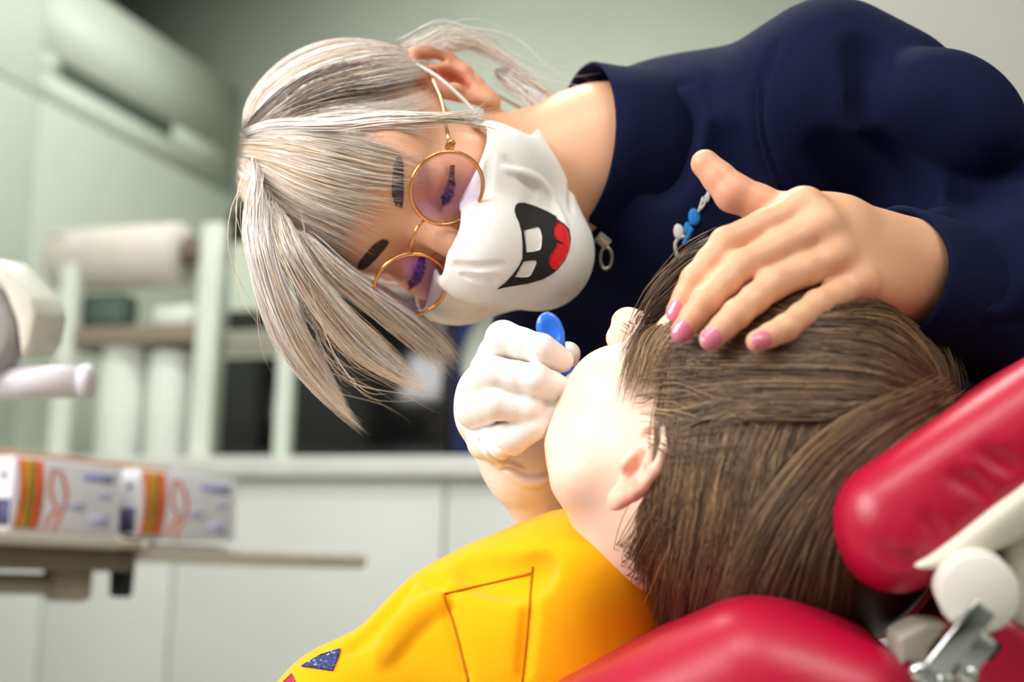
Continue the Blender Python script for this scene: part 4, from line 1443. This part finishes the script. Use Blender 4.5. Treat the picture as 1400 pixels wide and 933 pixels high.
# --- shelving rack on the worktop
RD = .18
rack = rthing('shelf_rack', 'white upright rack with a brown shelf standing on the worktop at the left', 'rack', A(180, 600, RD), RD, wt_top)
def post(x0, x1, ytop, dp=RD):
    m = (x0 + x1) / 2
    a = A(m, 610, dp); hw = (A(x1, 610, dp) - A(x0, 610, dp)) / 2
    return rbox_('post', plain('white_enamel', 'dfe3da', .4), (a - hw, dp - .02, wt_top), (a + hw, dp + .02, Z(m, ytop, dp)), .004, rack)
post(262, 290, 308); post(70, 92, 330); 
def shelf(x0, x1, y0, y1, name, mat, dpt=.2, parent=None, dp=RD):
    return rbox_(name, mat, (A(x0, y0, dp), dp - .01, Z((x0 + x1) / 2, y1, dp)), (A(x1, y0, dp), dp + dpt, Z((x0 + x1) / 2, y0, dp)), .004, parent)
WOODB = plain('taupe_board', '8f8070', .6)
shelf(78, 266, 446, 470, 'shelf', WOODB, .2, rack)
o = shelf(70, 92, 322, 330, 'crossbar', WOODB, .2, rack)
# paper roll on its holder
pr = rthing('paper_roll', 'wide white paper roll on the rack with a brown cardboard core', 'paper roll', A(172, 395, RD + .06), RD + .06, Z(172, 395, RD + .06))
ra, rb_ = A(82, 352, RD + .06), A(250, 352, RD + .06)
rc = Z(166, 353, RD + .06); rr_ = (Z(166, 311, RD + .06) - Z(166, 395, RD + .06)) / 2
mb = MB(); mb.lathe(Rw(ra, RD + .06, rc), e1, [(.018, 0), (rr_ - .006, 0), (rr_, .006), (rr_, rb_ - ra - .006), (rr_ - .006, rb_ - ra), (.018, rb_ - ra)], 48)
mb.build('paper', plain('white_paper', 'd6cdc4', .9), pr, True)
mb = MB(); mb.lathe(Rw(ra - .035, RD + .06, rc), e1, [(.0175, 0), (.0175, rb_ - ra + .075)], 28)
mb.build('core', plain('cardboard', '8a7562', .85), pr, True)
for s_, q in ((-1, ra - .022), (1, rb_ + .022)):
    mb = MB(); mb.lathe(Rw(q - .006, RD + .06, rc + .01), e1, [(.004, 0), (.040, 0), (.040, .012), (.004, .012)], 32)
    mb.build('holder_disc', plain('brown_plastic', '6e5f52', .6), rack, True)
# things on and under the shelf
sz = Z(172, 446, RD)
def pale(name, label, cat, x0, x1, y0, y1, mat, dpt=.1, dp=RD + .04, rnd=.012, grp=None, parts=None):
    o = rbox_(name, mat, (A(x0, y1, dp), dp, Z(x0, y1, dp)), (A(x1, y1, dp), dp + dpt, Z(x0, y0, dp)), rnd)
    tag(o, label, cat, grp); return o
CART = plain('white_carton', 'e6eae4', .6)
def bottle(name, label, x0, x1, y0, y1, dp, zb=None):
    a = A((x0 + x1) / 2, y1, dp); r = (A(x1, y1, dp) - A(x0, y1, dp)) / 2
    zb = Z((x0 + x1) / 2, y1, dp) if zb is None else zb
    h = Z((x0 + x1) / 2, y0, dp) - zb
    t = rthing(name, label, 'canister', a, dp, zb, 'white canisters under the rack shelf')
    mb = MB(); mb.lathe(Rw(a, dp, zb), ez, [(r * .9, 0), (r, .006), (r, h * .84), (r * .96, h * .87), (r * .6, h * .875)], 36); mb.build('body', CART, t, True)
    mb = MB(); mb.lathe(Rw(a, dp, zb + h * .876), ez, [(r * .93, 0), (r * .93, h * .10), (r * .85, h * .12)], 36); mb.build('lid', CART, t, True)
bottle('canister', 'slim tall white canister under the rack shelf, nearer the tray boxes', 134, 192, 474, 618, RD + .08, wt_top)
bottle('canister', 'white canister under the rack shelf, right beside the white rack post', 200, 258, 482, 618, RD + .08, wt_top)
pale('white_carton', 'small white carton lying on the brown rack shelf by the post', 'carton', 206, 262, 418, 446, CART, .12)
pale('green_bottle', 'dark green cup on the brown rack shelf under the paper roll', 'cup', 106, 166, 402, 446, plain('dark_green_plastic', '55665c', .4), .08)
# --- black appliances behind the hair
BLK = plain('black_enamel', '141312', .35, vary=.1); BLK2 = plain('black_glass', '0c0c0d', .12)
AD = .12
def appliance(name, label, x0, x1, y0, y1, frame_mat, dp=AD, dpt=.35, yb=618):
    a0, a1 = A(x0, 600, dp), A(x1, 600, dp)
    z0, z1 = wt_top, Z((x0 + x1) / 2, y0, dp)
    t = rthing(name, label, 'appliance', (a0 + a1) / 2, dp + dpt / 2, z0)
    rbox_('housing', frame_mat, (a0, dp, z0), (a1, dp + dpt, z1), .008, t)
    return t, a0, a1, z0, z1
# slim white unit: pale body, black slot, black window
un, a0, a1, z0, z1 = appliance('steriliser', 'pale green steriliser with a black window between the rack post and the hanging hair', 299, 398, 330, 615, plain('pale_green_enamel', 'c3ccba', .45), AD, .36)
zz_ = lambda y: Z(330, y, AD)
rbox_('slot', BLK, (a0 + .006, AD - .004, zz_(452)), (a1 - .035, AD + .02, zz_(425)), .002, un)
rbox_('tray_front', plain('taupe_plastic', '8d8a7a', .5), (a0 + .006, AD - .008, zz_(484)), (a1 - .035, AD + .02, zz_(456)), .002, un)
rbox_('window', BLK2, (a0 + .004, AD - .004, wt_top + .012), (a1 - .046, AD + .02, zz_(490)), .002, un)
rbox_('door_frame', plain('white_enamel_frame', 'd5ddd0', .4), (a1 - .043, AD - .012, wt_top + .006), (a1 - .004, AD + .02, zz_(440)), .003, un)
# black dome on top of it
dcx, dcz = A(352, 330, AD + .20), z1
dr = A(352, 330, AD + .20) - A(305, 330, AD + .20)
mb = MB(); prof = [(dr * math.cos(t), dr * 1.75 * math.sin(t)) for t in np.linspace(0, 1.5, 16)]
mb.lathe(Rw(dcx, AD + .20, dcz), ez, prof, 48)
tag(mb.build('domed_lid', BLK, None, True), 'black domed cover on top of the pale steriliser beside the blond hair', 'cover')
ov, a0, a1, z0, z1 = appliance('oven', 'wide black oven with a dark glass door behind the hanging blond hair', 400, 612, 400, 615, BLK, AD, .40)
rbox_('glass_door', BLK2, (a0 + .012, AD - .010, z0 + .02), (a1 - .012, AD + .004, z1 - .03), .004, ov)
mb = MB(); mb.tube([Rw(a0 + .05, AD - .035, z1 - .05), Rw(a1 - .05, AD - .035, z1 - .05)], .008, 12); mb.build('handle', BLK, ov, True)
# navy bag with pale round patches
bg0, bg1 = A(612, 600, AD - .02), A(735, 600, AD - .02)
zt = Z(670, 405, AD - .02)
bag = rthing('bag', 'navy fabric bag with pale patches standing on the worktop behind the gloved hand', 'bag', (bg0 + bg1) / 2, AD + .1, wt_top)
BAGM = fabric('navy_nylon', '1c2450', 700, .7)
rbox_('pouch', BAGM, (bg0, AD - .02, wt_top), (bg1, AD + .25, zt), .03, bag)
PATCH = fabric('pale_patch', 'aeb3aa', 700, .8)
def disc(x, y, rx, rz):
    a, z = A(x, y, AD - .02), Z(x, y, AD - .02)
    mb = MB(); V = []; n = 36
    for k, b in ((0, AD - .026), (1, AD - .015)):
        for i in range(n):
            t = 2 * math.pi * i / n
            V.append(Rw(a + rx * math.cos(t) + .3 * rz * math.sin(t), b, z + rz * math.sin(t)))
    mb.add(V, [tuple(range(n)), tuple(range(n, 2 * n))[::-1]] + [(i, (i + 1) % n, n + (i + 1) % n, n + i) for i in range(n)])
    mb.build('patch', PATCH, bag)
disc(660, 470, .040, .085); disc(638, 412, .05, .04)

# ================================================================== tray with its arm
ta = math.radians(30)
t1 = nrm(np.array((math.sin(ta), math.cos(ta), 0)))           # along the tray, away from the camera
t2 = np.array((t1[1], -t1[0], 0))                              # towards the right front
TRAY = [t1, t2, ez]
T0 = at(0, 738, 1.62)
tray_top = T0[2] + .010
Tz = np.array((T0[0], T0[1], 0.))
def tpos(x, y, off=0.):
    """tray coordinates (along, out, up) of a pixel on the vertical plane through the tray's front edge"""
    q = onplane(x, y, Tz + t2 * off, t2) - Tz
    return np.array((q @ t1, q @ t2, q[2]))
def tbox(name, mat, lo, hi, bevel=.004, parent=None):
    mb = MB(); mb.box(Tz, TRAY, lo, hi, bevel); return mb.build(name, mat, parent)
TC = plain('cream_tray', 'd2cabb', .45); TU = plain('taupe_underside', '6f6353', .6)
e_b1, e_end = tpos(172, 750)[0], tpos(206, 750)[0]
e_far = tpos(512, 766)[0]
zt_, zb_ = tpos(60, 727)[2], tpos(60, 747)[2]
tray = thing('instrument_tray', 'cream dental tray on a swivel arm at the left, two printed boxes on it', 'tray', Tz + t1 * .1 + ez * (zb_ - .08))
tbox('tray_top', TC, (-.30, -.26, zb_), (e_b1, 0, zt_), .006, tray)
tbox('tray_extension', TC, (e_end, -.20, tpos(220, 769)[2]), (e_far, -.012, tpos(220, 743)[2]), .008, tray)
tbox('clip', plain('taupe_clip', 'a89d8a', .5), (e_b1 - .002, -.02, zb_ + .001), (e_end + .004, .006, zt_ - .004), .003, tray)
tbox('clip_pin', plain('pale_pin', 'd9d4c8', .4), (e_b1 + .5 * (e_end - e_b1), .003, zb_ + .003), (e_b1 + .7 * (e_end - e_b1), .010, zt_ - .004), .001, tray)
z_u = tpos(60, 780)[2]
tbox('underside', TU, (-.25, -.22, z_u), (e_end - .004, -.02, zb_ + .001), .006, tray)
kx = tpos(166, 800, -.06)
mb = MB(); hk = .5 * abs(tpos(166, 788, -.06)[2] - tpos(166, 822, -.06)[2])
mb.lathe(Tz + t1 * kx[0] - t2 * .06 + ez * (kx[2] - hk), ez, [(.008, 0), (.0135, .001), (.0145, .004), (.016, 2 * hk + .014)], 28)
mb.build('knob', BLKM, tray, True)
hx = tpos(92, 800, -.08)
mb = MB(); hh = .5 * abs(tpos(92, 778, -.08)[2] - tpos(92, 824, -.08)[2])
mb.lathe(Tz + t1 * hx[0] - t2 * .08 + ez * (hx[2] - hh), ez, [(.018, 0), (.027, .003), (.030, .008), (.030, 2 * hh + .012)], 36)
mb.build('pivot', plain('beige_hub', 'a39888', .5), tray, True)
mb = MB(); mb.tube([Tz + t1 * hx[0] - t2 * .08 + ez * hx[2], Tz + t1 * (hx[0] - .5) - t2 * .2 + ez * (hx[2] - .0)], .013, 16)
mb.build('arm', plain('beige_arm', 'b4aa9c', .5), tray, True)

# the arm's column stands on the floor beyond the left picture edge
ae = Tz + t1 * (hx[0] - .5) - t2 * .2 + ez * hx[2]
mb = MB(); mb.lathe((ae[0], ae[1], .0), ez, [(.02, 0), (.20, .0), (.20, .03), (.05, .05), (.028, .07), (.028, hx[2] + .03), (.01, hx[2] + .035)], 36)
mb.build('column', TC, tray, True)
# --- printed boxes on the tray
BOXW = plain('white_coated_card', 'e3e0e8', .45); ORA = plain('orange_print', 'd9581f', .5); YOL = plain('ochre_print', 'd19420', .5); OLV = plain('olive_print', '8f7d2c', .5)
VIO = plain('violet_print', '8d8cc0', .5); PUR = plain('purple_print', '4b4570', .5); LIL = plain('lilac_print', 'b9b4d4', .5)
def print_(name, mat, poly, parent, o_, Ax):
    mb = MB(); mb.prism(o_, Ax, poly, -.0002, .0006); return mb.build(name, mat, parent)
def carton(x0, x1, y0, y1, label):
    a0 = tpos(x0, y1)[0]; a1 = tpos(x1, y1)[0]; z0 = zt_; h = tpos(x0, y0)[2] - z0
    w = a1 - a0; d = .085
    t = thing('medicine_box', label, 'box', Tz + t1 * (a0 + w / 2) - t2 * d / 2 + ez * z0, 'printed medicine boxes on the tray')
    mb = MB(); mb.box(Tz, TRAY, (a0, -d, z0), (a1, -.002, z0 + h), .0015); mb.build('carton', BOXW, t)
    o_ = Tz + t1 * a0 + t2 * -.002 + ez * z0; Ax = [t1, ez, t2]
    # wavy stripes near the left edge
    def wave(u0, u1, mat):
        vs = np.linspace(.03, .97, 9)
        L = [((u0 + .035 * math.sin(v * 3.1)) * w, v * h) for v in vs]; R_ = [((u1 + .035 * math.sin(v * 3.1)) * w, v * h) for v in vs[::-1]]
        print_('printed_stripe', mat, L + R_, t, o_, Ax)
    wave(.03, .075, ORA); wave(.075, .125, YOL); wave(.125, .165, OLV); wave(.165, .24, ORA)
    # looped emblem
    def stroke(pts, r):
        P = spline(np.array(pts), 40); T = np.gradient(P, axis=0); T /= np.linalg.norm(T, axis=1, keepdims=True)
        N_ = np.stack([-T[:, 1], T[:, 0]], 1); r = np.broadcast_to(r, (40,))[:, None]
        q = np.vstack([P + N_ * r, (P - N_ * r)[::-1]]) * np.array((w, h))
        V = [o_ + x * Ax[0] + y * Ax[1] + .0006 * Ax[2] for x, y in q] ; V += [o_ + x * Ax[0] + y * Ax[1] - .0002 * Ax[2] for x, y in q]
        F = []
        for i in range(39): F += [(i, i + 1, 78 - i, 79 - i), (80 + i + 1, 80 + i, 80 + 79 - i, 80 + 78 - i)]
        for i in range(80): F.append((i, (i + 1) % 80, 80 + (i + 1) % 80, 80 + i))
        return MB().add(V, F).build('printed_emblem', ORA, t)
    stroke([(.30, .03), (.335, .18), (.40, .33), (.345, .48), (.33, .66), (.35, .85), (.41, .82), (.47, .62), (.475, .40), (.43, .20), (.385, .02)], .015)
    for (u, v, uw, vh, mm_) in ((.62, .76, .30, .10, VIO), (.78, .52, .12, .07, LIL), (.44, .34, .22, .09, LIL), (.70, .12, .20, .16, LIL)):
        print_('printed_text', mm_, [(u * w, v * h), ((u + uw) * w, (v - .02) * h), ((u + uw) * w, (v + vh) * h), (u * w, (v + vh) * h)], t, o_, Ax)
    # end panel
    o2 = Tz + t1 * (a0) - t2 * d + ez * z0; A2 = [t2, ez, -t1]
    print_('printed_end_block', PUR, [(.055 * d / .085, .05 * h), (.082 * d / .085, .05 * h), (.082 * d / .085, .42 * h), (.055 * d / .085, .42 * h)], t, o2, A2)
    print_('printed_end_star', PUR, [((.068 + (.007 if i % 2 == 0 else .003) * math.cos(i * math.pi / 5)) * d / .085, .74 * h + (.007 if i % 2 == 0 else .003) * math.sin(i * math.pi / 5)) for i in range(10)], t, o2, A2)
    return t
carton(14, 164, 622, 719, 'printed medicine box on the tray, nearer end by the picture edge')
carton(186, 322, 640, 733, 'printed medicine box on the tray, farther one beside the tray extension')
# brown cardboard box behind them
cbx = MB(); q0 = tpos(0, 606, -.13); q1 = tpos(212, 640, -.13)
cbx.box(Tz, TRAY, (-.22, -.24, zt_), (q1[0], -.10, q1[2]), .002)
tag(cbx.build('cardboard_box', plain('tan_cardboard', 'c29a78', .8)), 'long tan cardboard box lying behind the printed boxes on the tray', 'box')

# ================================================================== examination lamp at the left edge
lamp = thing('examination_lamp', 'grey examination lamp head with a white tubular handle at the left picture edge', 'lamp', at(-20, 540, 1.35))
LG = plain('grey_lamp_plastic', '9b9899', .35); LW_ = plain('cream_lamp_plastic', 'd6d2c4', .4)
lo_ = [('u', rbox(px(-62, 452, 1.36), np.array((.048, .060, .05)), .012, [nrm((.85, .50, .15)), nrm((-.50, .85, 0)), (0, 0, 1)]), 0)]
V, F_ = nets([('u', cone(px(-84, 455, 1.38), px(-44, 455, 1.38), .052, .050), 0), ('u', ell(px(-56, 462, 1.36), (.058, .056, .05)), .02), ('i', half(nrm((.30, .18, 1.)), nrm((.30, .18, 1.)) @ px(0, 455, 1.34)), .004)], .003)
obj('housing', V, F_, LG, lamp)
mb = MB(); mb.prism(CO, E, pp([(-6, 352), (20, 378), (50, 408), (57, 430), (50, 470), (36, 492), (30, 440), (14, 400), (-10, 366)], 1.36), -1.44, -1.345, .004)
mb.build('shade', LW_, lamp)
mb = MB(); mb.tube([at(-40, 524, 1.36), at(112, 522, 1.36)], .0155, 24)
hb = mb.build('handle', plain('lilac_white_plastic', 'd9d3da', .3), lamp, True)
mb = MB(); mb.lathe(at(110, 522, 1.36), W(px(150, 522, 1.36)) - W(px(110, 522, 1.36)), [(.0150, 0), (.0168, .001), (.0168, .008), (.0150, .012), (.008, .0135)], 28)
mb.build('handle_cap', plain('pale_cap', 'cfc9d2', .35), lamp, True)
q0 = px(-150, 470, 1.40)
arm = [W(q0), at(-260, 430, 1.42), at(-330, 200, 1.44)]
top_ = np.array((arm[-1][0], arm[-1][1], CH - .002))
mb = MB(); mb.tube(np.vstack([spline(arm, 16), [top_ - (0, 0, .3)], [top_]]), .02, 16)
mb.build('lamp_arm', LW_, lamp, True)
mb = MB(); mb.tube([at(-70, 460, 1.40), W(q0)], .022, 16); mb.build('lamp_joint', LG, lamp, True)
# ================================================================== light
w = bpy.data.worlds.new('world'); scene.world = w; w.use_nodes = True
w.node_tree.nodes['Background'].inputs[0].default_value = (.95, 1, .97, 1)
w.node_tree.nodes['Background'].inputs[1].default_value = .35
def area(name, loc_, size, power, target=None, col=(1, 1, 1), shape='RECTANGLE', sy=None):
    d = bpy.data.lights.new(name, 'AREA'); d.energy = power; d.shape = shape; d.size = size; d.size_y = sy or size; d.color = col
    o = bpy.data.objects.new(name, d); COL.objects.link(o); o.location = loc_
    if target is not None:
        o.rotation_euler = (Vector(target) - Vector(loc_)).to_track_quat('-Z', 'Y').to_euler()
    return o
area('ceiling_lamp', (-.9, -.35, CH - .03), 1.3, 34, (-.9, -.35, 0), (1, .98, .95), sy=.7)
area('ceiling_lamp', (.9, -.9, CH - .03), 1.3, 36, (.9, -.9, 0), (1, .98, .95), sy=.7)
area('ceiling_lamp', (-.4, 2.2, CH - .03), 1.3, 36, (-.4, 2.2, 0), (.96, 1, .95), sy=.6)
gl_ = bpy.data.lights.new('ceiling_fill', 'POINT'); gl_.energy = 30; gl_.shadow_soft_size = .12; gl_.color = (.97, 1, .95)  # unseen fill added to brighten the ceiling and upper back wall
glo = bpy.data.objects.new('ceiling_fill', gl_); COL.objects.link(glo); glo.location = (-.6, 3.6, 2.62)
# unseen area light added at the left to brighten the blond hair
area('left_fill', (-1.55, .25, 1.55), 1.1, 42, (0, .95, .85), (1, .98, .96), sy=.9)
# treatment lamp on the child's mouth
sp = bpy.data.lights.new('treatment_lamp', 'SPOT'); sp.energy = 4.2; sp.spot_size = math.radians(19); sp.spot_blend = .55; sp.shadow_soft_size = .05; sp.color = (1, .96, .90)
so_ = bpy.data.objects.new('treatment_lamp', sp); COL.objects.link(so_)
lp = W(np.array((-.52, .22, -.28))); so_.location = lp
so_.rotation_euler = (Vector(at(772, 580, .86)) - Vector(lp)).to_track_quat('-Z', 'Y').to_euler()
scene.view_settings.view_transform = 'Standard'; scene.view_settings.look = 'None'
scene.view_settings.exposure = 0.12; scene.view_settings.gamma = 1.0
scene.view_settings.use_curve_mapping = False
scene.cycles.use_denoising = True
scene.cycles.max_bounces = 8
